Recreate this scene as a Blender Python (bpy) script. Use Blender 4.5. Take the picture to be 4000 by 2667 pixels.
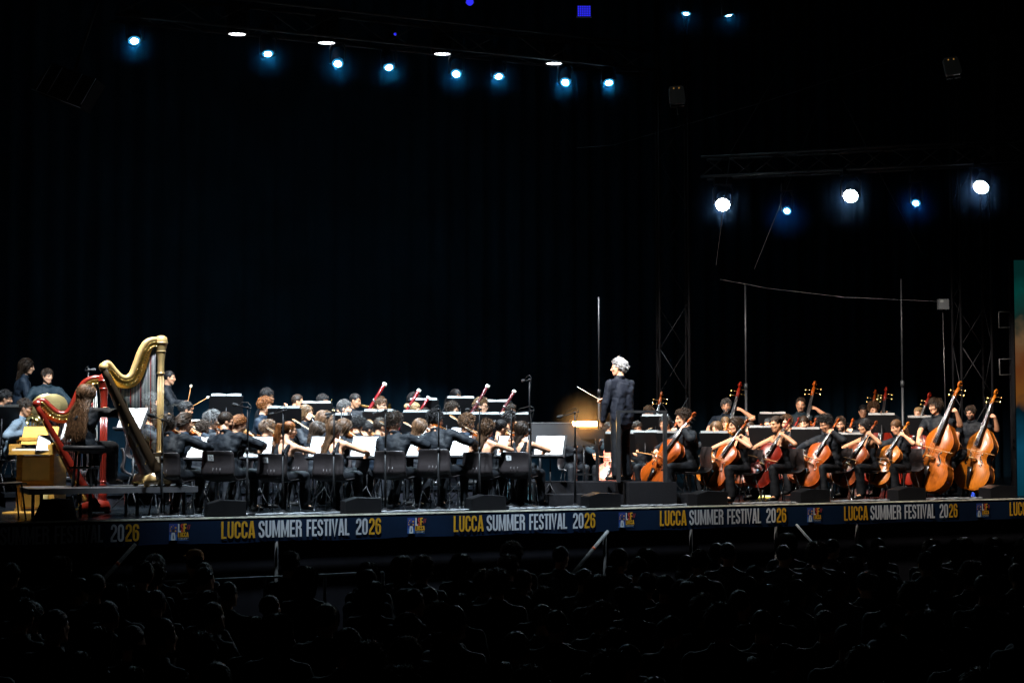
import bpy, math, random
import numpy as np
from mathutils import Vector, Matrix, Euler, noise
V = Vector
R = math.radians
random.seed(7)
for o in list(bpy.data.objects):
    bpy.data.objects.remove(o)
SC = bpy.context.scene
COL = SC.collection

# ------------------------------------------------------------------ camera
STAGE = 1.6                      # deck height above the ground
EYE = 1.16                       # lens height above the deck
CAMZ = STAGE + EYE
F = 6270.0                       # focal length in pixels of the 4000 px wide photograph
HOR = 1660.0
cam_d = bpy.data.cameras.new('camera')
cam_d.sensor_width = 36.0
cam_d.lens = 36.0 * F / 4000.0
cam_d.clip_start = 0.2
cam_d.clip_end = 400.0
cam = bpy.data.objects.new('camera', cam_d)
COL.objects.link(cam)
cam.location = (0, 0, CAMZ)
PITCH = math.atan((HOR - 1333.5) / F)
cam.rotation_euler = (math.pi / 2 + PITCH, 0, 0)
SC.camera = cam

# ------------------------------------------------------------------ world (night sky)
W = bpy.data.worlds.new('World')
SC.world = W
W.use_nodes = True
wn = W.node_tree
bg = wn.nodes['Background']
sky = wn.nodes.new('ShaderNodeTexSky')
sky.sky_type = 'NISHITA'
sky.sun_disc = False
sky.sun_elevation = R(-6)
sky.sun_rotation = R(200)
wn.links.new(sky.outputs[0], bg.inputs[0])
bg.inputs[1].default_value = 0.010

SC.view_settings.view_transform = 'Standard'
SC.view_settings.look = 'None'
SC.view_settings.gamma = 1.0
SC.view_settings.exposure = 0.0
SC.view_settings.use_curve_mapping = False
SC.cycles.use_denoising = True
SC.cycles.max_bounces = 6
SC.cycles.diffuse_bounces = 2
SC.cycles.glossy_bounces = 2
SC.cycles.transparent_max_bounces = 6
SC.cycles.sample_clamp_indirect = 3.0

# ------------------------------------------------------------------ layout maths
DX, DY = 0.9133, 0.4075          # direction of the stage's front edge
AX, AY = -3.647, 20.2            # a point on that edge
NX, NY = -DY, DX                 # upstage
AN = AX * NX + AY * NY
def pos(px, v):
    """ground point seen in photo column px, v metres upstage of the stage edge"""
    k = (px - 2000.0) / F
    t = (AN + v) / (NY + NX * k)
    return V((k * t, t, 0))
def edge(s, v=0.0, z=0.0):
    return V((AX + s * DX + v * NX, AY + s * DY + v * NY, z))
def zat(py, d):
    return CAMZ + (HOR - py) / F * d
def at(px, py, d):
    return V(((px - 2000.0) / F * d, d, zat(py, d)))
EDGE_ROT = math.atan2(DY, DX)

# ------------------------------------------------------------------ mesh builder
class MB:
    def __init__(s):
        s.v = []; s.f = []
    def add(s, vs, fs, M=None):
        n = len(s.v)
        if M is not None:
            s.v.extend([tuple(M @ V(p)) for p in vs])
        else:
            s.v.extend([tuple(p) for p in vs])
        s.f.extend([tuple(i + n for i in f) for f in fs])
        return s
    def box(s, c, size, rot=None):
        hx, hy, hz = size[0] / 2, size[1] / 2, size[2] / 2
        vs = [V((x, y, z)) for x in (-hx, hx) for y in (-hy, hy) for z in (-hz, hz)]
        if rot is not None:
            m = rot if isinstance(rot, Matrix) else Euler(rot).to_matrix()
            vs = [m @ p for p in vs]
        c = V(c)
        return s.add([p + c for p in vs], [(0, 1, 3, 2), (4, 6, 7, 5), (0, 4, 5, 1), (2, 3, 7, 6), (0, 2, 6, 4), (1, 5, 7, 3)])
    def tube(s, pts, r, seg=6, caps=True, flat=1.0, up=None):
        pts = [V(p) for p in pts]
        n = len(pts)
        rs = r if isinstance(r, (list, tuple)) else [r] * n
        t0 = (pts[1] - pts[0]).normalized()
        if up is not None:
            a = V(up)
        else:
            a = V((0, 0, 1)) if abs(t0.z) < .9 else V((1, 0, 0))
        a = (a - t0 * a.dot(t0)).normalized()
        vs = []
        for i, p in enumerate(pts):
            t = (pts[min(i + 1, n - 1)] - pts[max(i - 1, 0)]).normalized()
            a = (a - t * a.dot(t))
            a = a.normalized() if a.length > 1e-6 else t.orthogonal().normalized()
            b = t.cross(a)
            for k in range(seg):
                w = 2 * math.pi * k / seg
                vs.append(p + a * (math.cos(w) * rs[i] * flat) + b * (math.sin(w) * rs[i]))
        fs = []
        for i in range(n - 1):
            for k in range(seg):
                k2 = (k + 1) % seg
                fs.append((i * seg + k, i * seg + k2, (i + 1) * seg + k2, (i + 1) * seg + k))
        if caps:
            fs.append(tuple(range(seg - 1, -1, -1)))
            fs.append(tuple((n - 1) * seg + k for k in range(seg)))
        return s.add(vs, fs)
    def cap(s, p0, p1, r0, r1=None, seg=10):
        p0 = V(p0); p1 = V(p1)
        if r1 is None: r1 = r0
        d = p1 - p0
        if d.length < 1e-5:
            return s.ell(p0, (r0, r0, r0))
        t = d.normalized()
        pts = []; rs = []
        for a in (-88, -60, -30, 0):
            pts.append(p0 + t * (r0 * math.sin(R(a)))); rs.append(r0 * math.cos(R(a)))
        for a in (0, 30, 60, 88):
            pts.append(p1 + t * (r1 * math.sin(R(a)))); rs.append(r1 * math.cos(R(a)))
        n = len(pts)
        a = V((0, 0, 1)) if abs(t.z) < .9 else V((1, 0, 0))
        a = (a - t * a.dot(t)).normalized()
        b = t.cross(a)
        vs = []
        for p, q in zip(pts, rs):
            for k in range(seg):
                w = 2 * math.pi * k / seg
                vs.append(p + a * (math.cos(w) * q) + b * (math.sin(w) * q))
        fs = []
        for i in range(n - 1):
            for k in range(seg):
                k2 = (k + 1) % seg
                fs.append((i * seg + k, i * seg + k2, (i + 1) * seg + k2, (i + 1) * seg + k))
        fs.append(tuple(range(seg - 1, -1, -1)))
        fs.append(tuple((n - 1) * seg + k for k in range(seg)))
        return s.add(vs, fs)
    def ell(s, c, r, rot=None, seg=12, rings=8):
        c = V(c)
        m = None
        if rot is not None:
            m = rot if isinstance(rot, Matrix) else Euler(rot).to_matrix()
        vs = []
        for i in range(1, rings):
            th = math.pi * i / rings
            for k in range(seg):
                w = 2 * math.pi * k / seg
                p = V((r[0] * math.sin(th) * math.cos(w), r[1] * math.sin(th) * math.sin(w), r[2] * math.cos(th)))
                vs.append((m @ p if m else p) + c)
        top = V((0, 0, r[2])); bot = V((0, 0, -r[2]))
        vs.append((m @ top if m else top) + c); vs.append((m @ bot if m else bot) + c)
        fs = []
        for i in range(rings - 2):
            for k in range(seg):
                k2 = (k + 1) % seg
                fs.append((i * seg + k, (i + 1) * seg + k, (i + 1) * seg + k2, i * seg + k2))
        T = (rings - 1) * seg
        for k in range(seg):
            k2 = (k + 1) % seg
            fs.append((T, k, k2)); fs.append((T + 1, (rings - 2) * seg + k2, (rings - 2) * seg + k))
        return s.add(vs, fs)
    def lathe(s, prof, seg=16, M=None):
        """prof: (radius, z) list, open ends capped"""
        vs = []; fs = []
        for r, z in prof:
            for k in range(seg):
                w = 2 * math.pi * k / seg
                vs.append((r * math.cos(w), r * math.sin(w), z))
        n = len(prof)
        for i in range(n - 1):
            for k in range(seg):
                k2 = (k + 1) % seg
                fs.append((i * seg + k, i * seg + k2, (i + 1) * seg + k2, (i + 1) * seg + k))
        fs.append(tuple(range(seg - 1, -1, -1)))
        fs.append(tuple((n - 1) * seg + k for k in range(seg)))
        return s.add(vs, fs, M)
    def prism(s, poly, y0, y1, M=None):
        """poly in XZ extruded along Y"""
        n = len(poly)
        vs = [(x, y0, z) for x, z in poly] + [(x, y1, z) for x, z in poly]
        fs = [tuple(range(n)), tuple(range(2 * n - 1, n - 1, -1))]
        for i in range(n):
            j = (i + 1) % n
            fs.append((i, i + n, j + n, j))
        return s.add(vs, fs, M)
    def mesh(s, name, m=None, smooth=True):
        me = bpy.data.meshes.new(name)
        me.from_pydata([tuple(p) for p in s.v], [], s.f)
        if smooth:
            me.polygons.foreach_set('use_smooth', [True] * len(me.polygons))
        if m is not None:
            me.materials.append(m)
        me.update()
        return me

def obj(name, mb, m=None, parent=None, smooth=True, M=None, kind=None):
    me = mb if isinstance(mb, bpy.types.Mesh) else mb.mesh(name, m, smooth)
    o = bpy.data.objects.new(name, me)
    COL.objects.link(o)
    if isinstance(mb, bpy.types.Mesh) and m is not None:
        if len(me.materials) == 0:
            me.materials.append(None)
        o.material_slots[0].link = 'OBJECT'
        o.material_slots[0].material = m
    if parent is not None:
        o.parent = parent
    if M is not None:
        o.matrix_local = M
    if kind: o['kind'] = kind
    return o
def thing(name, label, cat, M=None, group=None):
    o = bpy.data.objects.new(name, None)
    o.empty_display_size = .1
    COL.objects.link(o)
    o['label'] = label; o['category'] = cat
    if group: o['group'] = group
    if M is not None: o.matrix_world = M
    return o
def tag(o, label, cat, group=None):
    o['label'] = label; o['category'] = cat
    if group: o['group'] = group
    return o
def dup(root, M, label, group=None):
    r = root.copy(); COL.objects.link(r); r.matrix_world = M
    r['label'] = label
    if group: r['group'] = group
    for ch in list(root.children):
        c = ch.copy(); COL.objects.link(c); c.parent = r
        for g in ch.children:
            d = g.copy(); COL.objects.link(d); d.parent = c
    return r
def TR(p, heading=0.0, s=1.0):
    """matrix: local +Y turned to the compass heading (degrees clockwise from the camera's view)"""
    return Matrix.Translation(V(p)) @ Matrix.Rotation(-R(heading), 4, 'Z') @ Matrix.Scale(s, 4)
def frame(o, y, z):
    """matrix with given origin, Y axis and (approx) Z axis"""
    y = V(y).normalized(); z = V(z); z = (z - y * z.dot(y)).normalized(); x = y.cross(z)
    M = Matrix((x, y, z)).transposed().to_4x4(); M.translation = V(o)
    return M

# ------------------------------------------------------------------ materials
MAT = {}
def mat(name, col, rough=.5, metal=0., spec=.5, var=.0, vscale=8., bump=0., bscale=40., coat=0., stretch=None, emit=None, estr=0., sheen=0., sss=0.):
    if name in MAT: return MAT[name]
    m = bpy.data.materials.new(name); m.use_nodes = True
    nt = m.node_tree; b = nt.nodes['Principled BSDF']
    b.inputs['Base Color'].default_value = (*col, 1)
    b.inputs['Roughness'].default_value = rough
    b.inputs['Metallic'].default_value = metal
    b.inputs['Specular IOR Level'].default_value = spec
    b.inputs['Coat Weight'].default_value = coat
    b.inputs['Coat Roughness'].default_value = .12
    if sheen:
        b.inputs['Sheen Weight'].default_value = sheen
        b.inputs['Sheen Roughness'].default_value = .4
    if emit:
        b.inputs['Emission Color'].default_value = (*emit, 1)
        b.inputs['Emission Strength'].default_value = estr
    if var or bump:
        tc = nt.nodes.new('ShaderNodeTexCoord'); mp = nt.nodes.new('ShaderNodeMapping')
        nt.links.new(tc.outputs['Object'], mp.inputs[0])
        if stretch: mp.inputs['Scale'].default_value = stretch
    if var:
        nz = nt.nodes.new('ShaderNodeTexNoise'); nz.inputs['Scale'].default_value = vscale; nz.inputs['Detail'].default_value = 5
        nt.links.new(mp.outputs[0], nz.inputs[0])
        mr = nt.nodes.new('ShaderNodeMapRange')
        mr.inputs[1].default_value = .3; mr.inputs[2].default_value = .7
        mr.inputs[3].default_value = 1 - var; mr.inputs[4].default_value = 1 + var
        nt.links.new(nz.outputs[0], mr.inputs[0])
        hs = nt.nodes.new('ShaderNodeHueSaturation'); hs.inputs['Color'].default_value = (*col, 1)
        nt.links.new(mr.outputs[0], hs.inputs['Value']); nt.links.new(hs.outputs[0], b.inputs['Base Color'])
    if bump:
        n2 = nt.nodes.new('ShaderNodeTexNoise'); n2.inputs['Scale'].default_value = bscale; n2.inputs['Detail'].default_value = 4
        nt.links.new(mp.outputs[0], n2.inputs[0])
        bp = nt.nodes.new('ShaderNodeBump'); bp.inputs['Strength'].default_value = bump; bp.inputs['Distance'].default_value = .02
        nt.links.new(n2.outputs[0], bp.inputs['Height']); nt.links.new(bp.outputs[0], b.inputs['Normal'])
    MAT[name] = m
    return m
def emission(name, col, s):
    if name in MAT: return MAT[name]
    m = bpy.data.materials.new(name); m.use_nodes = True
    nt = m.node_tree; nt.nodes.clear()
    e = nt.nodes.new('ShaderNodeEmission'); e.inputs[0].default_value = (*col, 1); e.inputs[1].default_value = s
    o = nt.nodes.new('ShaderNodeOutputMaterial'); nt.links.new(e.outputs[0], o.inputs[0])
    MAT[name] = m
    return m

M_deck = mat('stage_deck_paint', (.0026, .0032, .0042), .25, spec=.13, var=.35, vscale=3, bump=.25, bscale=25)
M_black = mat('black_paint', (.004, .004, .005), .6, spec=.15, var=.2)
M_carpet = mat('charcoal_carpet', (.007, .007, .0085), .9, spec=.12, var=.25, vscale=30, bump=.5, bscale=150)
M_drape = mat('black_drape', (.004, .004, .006), .9, spec=.1, var=.2)
M_alu = mat('dull_aluminium', (.32, .33, .34), .4, .9, var=.15)
M_trim = mat('pale_edge_trim', (.62, .60, .50), .4, var=.3, vscale=14)
M_chrome = mat('chrome_tube', (.55, .56, .58), .18, 1.)
M_darkmetal = mat('black_metal', (.010, .010, .011), .35, .3, spec=.3)
M_plastic = mat('dark_grey_plastic', (.019, .0155, .016), .36, spec=.38, var=.15, bump=.08, bscale=200)
M_stand = mat('stand_black', (.007, .007, .008), .5, spec=.25)
M_rubber = mat('black_rubber', (.012, .012, .012), .7)
M_foam = mat('mic_foam', (.015, .015, .016), .95, bump=.6, bscale=300)
M_strings = mat('steel_string', (.6, .6, .62), .3, 1.)
M_ebony = mat('ebony', (.012, .010, .010), .25)
M_maple = mat('bridge_maple', (.55, .33, .12), .5)
M_bowstick = mat('bow_wood', (.42, .20, .07), .35)
M_hairbow = mat('bow_hair', (.75, .68, .52), .6)
M_gold = mat('gilded_brass', (.85, .55, .13), .28, 1., var=.15, vscale=20)
M_brass = mat('polished_brass', (.90, .62, .22), .18, 1.)
M_silver = mat('silver_keys', (.8, .8, .8), .15, 1.)
M_grenadilla = mat('black_wood', (.012, .010, .010), .25)
M_bassoon = mat('red_maple', (.12, .003, .004), .25, coat=.5)
M_bassoon_dark = mat('dark_maple', (.07, .012, .014), .2, coat=.5)
M_ivory = mat('ivory_ring', (.85, .80, .66), .35)
M_shoe = mat('black_leather', (.012, .012, .012), .25)
M_white = mat('white_eye', (.30, .27, .25), .3)
M_iris = mat('dark_iris', (.03, .02, .015), .2)
M_lip = mat('lip', (.34, .135, .095), .5)
M_frame = mat('spectacle_frame', (.015, .013, .012), .25)
M_earring = mat('gold_earring', (.95, .62, .15), .2, 1.)

def wood(name, col, dark):
    if name in MAT: return MAT[name]
    m = mat(name, col, .30, coat=.10, spec=.22, var=.30, vscale=5, stretch=(9, 1.2, 9))
    return m
W_ORANGE = wood('orange_varnish', (.225, .041, .003), 0)
W_RED = wood('red_varnish', (.13, .008, .003), 0)
W_BROWN = wood('brown_varnish', (.15, .028, .004), 0)
W_GOLD = wood('golden_varnish', (.32, .092, .006), 0)
W_PINK = wood('pale_red_varnish', (.45, .12, .07), 0)
W_BASS = wood('bass_varnish', (.245, .060, .004), 0)
W_VLN = wood('violin_varnish', (.24, .055, .007), 0)

def cloth(name, col, bump=.7):
    return mat(name, col, .70, spec=.22, var=.25, vscale=5, bump=bump, bscale=9, stretch=(1, 1, 1.6))
C_black = cloth('black_cloth', (.0032, .0048, .0075))
C_navy = cloth('navy_cloth', (.005, .010, .018))
C_teal = cloth('dark_teal_cloth', (.005, .013, .019))
C_slate = cloth('slate_blue_cloth', (.085, .115, .145))
C_trouser = cloth('black_trousers', (.0028, .0038, .0058), .5)
C_grey = cloth('dim_grey_cloth', (.03, .03, .033))
C_conductor = cloth('conductor_shirt_cloth', (.008, .010, .017))
C_cap = cloth('orange_cap_cloth', (.55, .22, .02))

SKIN = {
 'fair': mat('fair_skin', (.53, .275, .165), .48, var=.10, vscale=14),
 'light': mat('light_skin', (.47, .228, .128), .48, var=.10, vscale=14),
 'tan': mat('tan_skin', (.36, .175, .092), .48, var=.10, vscale=14),
 'brown': mat('brown_skin', (.25, .12, .065), .48, var=.10, vscale=14),
}
def hairmat(name, col):
    m = mat(name, col, .46, spec=.22)
    nt = m.node_tree; b = nt.nodes['Principled BSDF']
    g = nt.nodes.new('ShaderNodeNewGeometry')
    mr = nt.nodes.new('ShaderNodeMapRange'); mr.inputs[3].default_value = .40; mr.inputs[4].default_value = 1.6
    nt.links.new(g.outputs['Random Per Island'], mr.inputs[0])
    hs = nt.nodes.new('ShaderNodeHueSaturation'); hs.inputs['Color'].default_value = (*col, 1)
    nt.links.new(mr.outputs[0], hs.inputs['Value']); nt.links.new(hs.outputs[0], b.inputs['Base Color'])
    return m
HAIR = {
 'black': hairmat('black_hair', (.010, .009, .009)),
 'dark': hairmat('dark_brown_hair', (.022, .013, .008)),
 'brown': hairmat('brown_hair', (.060, .030, .014)),
 'light': hairmat('light_brown_hair', (.095, .052, .024)),
 'blond': hairmat('blond_hair', (.24, .15, .07)),
 'ginger': hairmat('ginger_hair', (.15, .050, .013)),
 'grey': hairmat('grey_hair', (.050, .047, .045)),
 'white': hairmat('silver_hair', (.33, .325, .33)),
}

# ------------------------------------------------------------------ hair
def lerp_tab(x, tab):
    for (x0, y0), (x1, y1) in zip(tab, tab[1:]):
        if x <= x1:
            return y0 + (y1 - y0) * max(0, min(1, (x - x0) / (x1 - x0)))
    return tab[-1][1]
HC = V((0, -.012, .035)); HR = V((.079, .098, .090))
def on_scalp(d, k=1.0):
    return HC + V((d.x * HR.x, d.y * HR.y, d.z * HR.z)) * k
def hairy(p, rec=0.):
    return p.z > lerp_tab(p.y, [(-.11, -.085), (-.05, -.070), (-.01, -.035), (.02, .0), (.05, .055 + rec * .4), (.09, .072 + rec)])
HAIRC = {}
def hair_mesh(style, seed=0):
    key = (style, seed)
    if key in HAIRC: return HAIRC[key]
    rnd = random.Random(hash(style) % 1000 + seed * 17 + 3) if False else random.Random(sum(map(ord, style)) + seed * 17)
    mb = MB()
    rec = .028 if style == 'receding' else 0.
    thick = {'short': 1.03, 'crop': 1.015, 'receding': 1.015, 'curly': 1.06, 'messy': 1.05, 'swept': 1.05}.get(style, 1.05)
    seg, rings = 22, 16
    pts = {}
    for i in range(rings + 1):
        th = math.pi * i / rings
        for k in range(seg):
            w = 2 * math.pi * k / seg
            d = V((math.sin(th) * math.cos(w), math.sin(th) * math.sin(w), math.cos(th)))
            nz = noise.noise(d * 5 + V((seed * 3.1, 0, 0))) * .035
            pts[i, k] = on_scalp(d, thick + nz)
    vs = []; fs = []; idx = {}
    for i in range(rings):
        for k in range(seg):
            q = [(i, k), (i + 1, k), (i + 1, (k + 1) % seg), (i, (k + 1) % seg)]
            c = sum((pts[a] for a in q), V()) / 4
            if hairy(c, rec):
                for a in q:
                    if a not in idx:
                        idx[a] = len(vs); vs.append(pts[a])
                fs.append([idx[a] for a in q])
    mb.add(vs, fs)
    def rd():
        while True:
            z = rnd.uniform(-1, 1); w = rnd.uniform(0, 2 * math.pi); r = math.sqrt(1 - z * z)
            d = V((r * math.cos(w), r * math.sin(w), z))
            p = on_scalp(d, 1.02)
            if hairy(p, rec): return d, p
    crown = V((.012, -.05, .125))
    if style in ('short', 'crop', 'receding', 'messy', 'swept'):
        n = {'short': 950, 'crop': 700, 'receding': 600, 'messy': 1100, 'swept': 1200}[style]
        L = {'short': .040, 'crop': .014, 'receding': .016, 'messy': .065, 'swept': .075}[style]
        for _ in range(n):
            d, p = rd()
            nrm = V((d.x / HR.x, d.y / HR.y, d.z / HR.z)).normalized()
            fl = p - crown
            if style == 'swept': fl = V((p.x * .8, -.9 if p.z > .0 else -.3, -.35 if p.y < -.02 else .1))
            if style in ('short', 'messy') and p.y > .02 and p.z > .07: fl = V((rnd.uniform(-.6, .9), .6, .1))
            fl = fl - nrm * fl.dot(nrm)
            fl = fl.normalized() if fl.length > 1e-4 else V((0, 1, 0))
            fl = (fl + V((rnd.gauss(0, .3), rnd.gauss(0, .3), rnd.gauss(0, .2)))).normalized()
            l = L * rnd.uniform(.6, 1.25)
            lift = {'messy': .55, 'short': .35, 'swept': .15}.get(style, .3)
            p0 = on_scalp(d, thick - .02)
            path = [p0]
            dr = (fl + nrm * lift * rnd.uniform(.5, 1.6)).normalized()
            for k in range(3):
                p0 = p0 + dr * l / 3
                dr = (dr - nrm * .22 + V((0, 0, -.14))).normalized()
                path.append(p0)
            mb.tube(path, [.0042, .0042, .003, .0008], 3, caps=False)
    if style in ('curly', 'curlybig', 'longcurly'):
        n = 680
        for _ in range(n):
            d, p = rd()
            big = .05 if style != 'curly' else .028
            q = on_scalp(d, 1.0) + d * rnd.uniform(.0, big)
            r = rnd.uniform(.007, .014)
            a = rnd.uniform(0, 6.28)
            ax = V((rnd.gauss(0, 1), rnd.gauss(0, 1), rnd.gauss(0, 1))).normalized()
            b1 = ax.orthogonal().normalized(); b2 = ax.cross(b1)
            pth = [q + b1 * math.cos(a + t) * r + b2 * math.sin(a + t) * r + ax * (t * .003) for t in (0, 1.3, 2.6, 3.9, 5.0)]
            mb.tube(pth, [.0032, .0042, .0042, .0035, .0015], 3, caps=False)
    if style in ('long', 'longwavy', 'longcurly', 'bob', 'wavy', 'mane'):
        end = {'long': -.40, 'longwavy': -.42, 'longcurly': -.42, 'bob': -.13, 'wavy': -.20, 'mane': -.58}[style]
        amp = {'long': .004, 'longwavy': .012, 'longcurly': .016, 'bob': .006, 'wavy': .014, 'mane': .016}[style]
        n = 850 if style != 'mane' else 1300
        for _ in range(n):
            d, p = rd()
            nrm = V((d.x, d.y, d.z))
            path = [on_scalp(d, 1.03)]
            q = path[0].copy()
            ph = rnd.uniform(0, 6.28); kk = rnd.uniform(.9, 1.1)
            side = 1 if q.x > 0 else -1
            spread = rnd.uniform(-.085, .085) if style not in ('bob', 'mane') else (None if style == 'bob' else rnd.uniform(-.19, .19))
            depth = rnd.uniform(.0, .035)
            ez = end * rnd.uniform(.75, 1.05)
            step = .045
            g = 0
            while q.z > ez and g < 16:
                g += 1
                rel = V(((q.x - HC.x) / HR.x, (q.y - HC.y) / HR.y, (q.z - HC.z) / HR.z))
                if q.z > -.04:
                    nn = V((rel.x / HR.x, rel.y / HR.y, rel.z / HR.z)).normalized()
                    t = V((.25 * side, -.55, -.75)) if q.z > .05 else V((0, -.25, -1))
                    t = (t - nn * t.dot(nn)).normalized()
                    q = q + t * step
                    rel = V(((q.x - HC.x) / HR.x, (q.y - HC.y) / HR.y, (q.z - HC.z) / HR.z))
                    if rel.length < 1.06: q = on_scalp(rel.normalized(), 1.06)
                    if q.y > .045 and q.z < .04: q.y = .045
                else:
                    ty = -.095 - depth if q.z < -.08 else -.07 - depth
                    tx = q.x if spread is None else q.x * .5 + spread * .5
                    if style == 'bob':
                        tx = q.x; ty = min(q.y, .03)
                    q = V((q.x + (tx - q.x) * .4, q.y + (ty - q.y) * .4, q.z - step))
                w = math.sin(q.z * 42 * kk + ph) * amp
                path.append(q + V((w, w * .5, 0)))
            rr = [.0052] * len(path); rr[-1] = .0012; rr[0] = .004
            if len(path) > 1: mb.tube(path, rr, 3, caps=False)
    if style in ('ponytail', 'bun', 'updo', 'lowtail'):
        tie = {'ponytail': V((0, -.115, .075)), 'bun': V((0, -.108, .06)), 'updo': V((0, -.105, .02)), 'lowtail': V((0, -.105, -.04))}[style]
        for _ in range(620):
            d, p = rd()
            path = []
            a = on_scalp(d, 1.03)
            for k in range(6):
                f = k / 5
                q = a.lerp(tie, f)
                rel = V(((q.x - HC.x) / HR.x, (q.y - HC.y) / HR.y, (q.z - HC.z) / HR.z))
                if rel.length < 1.04 and f < .95: q = on_scalp(rel.normalized(), 1.04)
                path.append(q)
            mb.tube(path, [.004, .0045, .0045, .004, .0035, .003], 3, caps=False)
        if style in ('ponytail', 'lowtail'):
            L = .30 if style == 'ponytail' else .24
            for _ in range(240):
                sx, sy = rnd.gauss(0, .02), rnd.gauss(0, .016)
                l = L * rnd.uniform(.7, 1.05); ph = rnd.uniform(0, 6.28)
                path = [tie + V((sx * .4, sy * .4, 0)), tie + V((sx, -.03 + sy, .006))]
                for k in range(1, 7):
                    z = -l * k / 6
                    wv = math.sin(z * 30 + ph) * .008
                    path.append(tie + V((sx * (1.2 - abs(k - 3) * .12) + wv, -.05 + sy, z)))
                rr = [.0046] * len(path); rr[-1] = .001
                mb.tube(path, rr, 4, caps=False)
        else:
            br = .038 if style == 'bun' else .045
            c = tie + V((0, -.022, .008))
            for _ in range(110):
                ax = V((rnd.gauss(0, 1), rnd.gauss(0, 1), rnd.gauss(0, 1))).normalized()
                b1 = ax.orthogonal().normalized(); b2 = ax.cross(b1)
                a = rnd.uniform(0, 6.28)
                pth = [c + (b1 * math.cos(a + t) + b2 * math.sin(a + t)) * br for t in (0, .5, 1., 1.5, 2., 2.5)]
                mb.tube(pth, [.003, .005, .006, .006, .005, .003], 4, caps=False)
    me = mb.mesh('hair_' + style)
    HAIRC[key] = me
    return me

def beard_mesh(kind):
    key = ('beard', kind)
    if key in HAIRC: return HAIRC[key]
    rnd = random.Random(5)
    mb = MB()
    n = 900 if kind == 'full' else 260
    for _ in range(n):
        a = rnd.uniform(-1.25, 1.25)
        if kind == 'full':
            h = rnd.uniform(-.112, -.035)
            if abs(a) < .45 and -.085 < h < -.062: continue
            if abs(a) < .5 and h > -.045: continue
        else:
            a *= .32; h = rnd.choice([rnd.uniform(-.056, -.046), rnd.uniform(-.112, -.09)])
        ry = .094 if h > -.09 else .088
        rx = .064 - max(0, (-h - .06)) * .55
        p = V((math.sin(a) * rx, math.cos(a) * ry - .004, h))
        nrm = V((math.sin(a), math.cos(a), -.35)).normalized()
        mb.tube([p - nrm * .008, p + nrm * .0005, p + nrm * .003 + V((0, 0, -.008))], [.0038, .0036, .0008], 3, caps=False)
    HAIRC[key] = mb.mesh('beard_hair')
    return HAIRC[key]
def simple(key, fn):
    if key not in HAIRC:
        mb = MB(); fn(mb); HAIRC[key] = mb.mesh(key)
    return HAIRC[key]
def f_brow(mb):
    for s in (-1, 1):
        mb.tube([(s * .014, .094, .021), (s * .032, .090, .027), (s * .050, .074, .021)], [.0034, .0036, .0016], 5)
def f_eye(mb): mb.ell((0, 0, 0), (.0115, .006, .0052), seg=8, rings=6)
def f_iris(mb): mb.ell((0, .0032, 0), (.0050, .0035, .0048), seg=8, rings=6)
def f_lips(mb):
    mb.ell((0, .0915, -.0610), (.020, .0050, .0034), seg=8, rings=6)
    mb.ell((0, .0915, -.0680), (.016, .0055, .0040), seg=8, rings=6)
def f_specs(mb):
    for s in (-1, 1):
        c = V((s * .033, .100, .004))
        mb.tube([c + V((math.cos(t) * .024, 0, math.sin(t) * .019)) for t in [k * math.pi / 6 for k in range(13)]], .0026, 4)
        mb.tube([(s * .056, .098, .008), (s * .076, .06, .006), (s * .080, .0, .004)], .0022, 4)
    mb.tube([(-.010, .102, .007), (.010, .102, .007)], .0024, 4)

# ------------------------------------------------------------------ people
def ik(S, T, l1, l2, hint):
    d = T - S; L = d.length
    mx = (l1 + l2) * .995
    if L > mx:
        T = S + d * (mx / L); d = T - S; L = mx
    a = (l1 * l1 - l2 * l2 + L * L) / (2 * L)
    h = math.sqrt(max(0, l1 * l1 - a * a))
    u = d.normalized(); hn = V(hint); hn = (hn - u * hn.dot(u))
    hn = hn.normalized() if hn.length > 1e-5 else u.orthogonal()
    return S + u * a + hn * h, T

def add_hand(mb, wr, d, n, curl, side, k=1.0):
    """wr wrist, d pointing along the hand, n back-of-hand normal; fingers curl towards -n"""
    d = V(d).normalized(); n = V(n); n = (n - d * n.dot(d)).normalized()
    x = d.cross(n) * side          # towards the thumb side is -x*side handled below
    L = .085 * k
    fl = [.070, .080, .074, .058]
    for i in range(4):
        off = (i - 1.5) * .0195 * k
        kn = wr + d * L * (1 - .05 * abs(i - 1.3)) + x * off
        mb.cap(wr + x * off * .6 + d * .008, kn, .0145 * k, .0118 * k, 8)
        p = kn; a = curl * R(48) * (1 + .10 * i)
        dd = d
        ang = 0
        for j, fr in enumerate((.46, .32, .26)):
            ang += a * (1.0 if j == 0 else 1.15)
            dd = d * math.cos(ang) - n * math.sin(ang)
            q = p + dd * fl[i] * fr * k
            mb.cap(p, q, (.0100 - .0008 * j) * k, (.0094 - .0009 * j) * k, 7)
            p = q
    t0 = wr + d * .022 - x * .022 * k
    t1 = t0 + (d * .55 - x * .75 - n * .35).normalized() * .042 * k
    t2 = t1 + (d * .85 - x * .10 - n * .60 * (.5 + curl)).normalized() * .032 * k
    t3 = t2 + (d * .85 + x * .15 - n * .55 * (.5 + curl)).normalized() * .026 * k
    mb.cap(t0, t1, .0150 * k, .0115 * k, 7); mb.cap(t1, t2, .0112 * k, .0100 * k, 7); mb.cap(t2, t3, .0100 * k, .0085 * k, 7)

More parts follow.
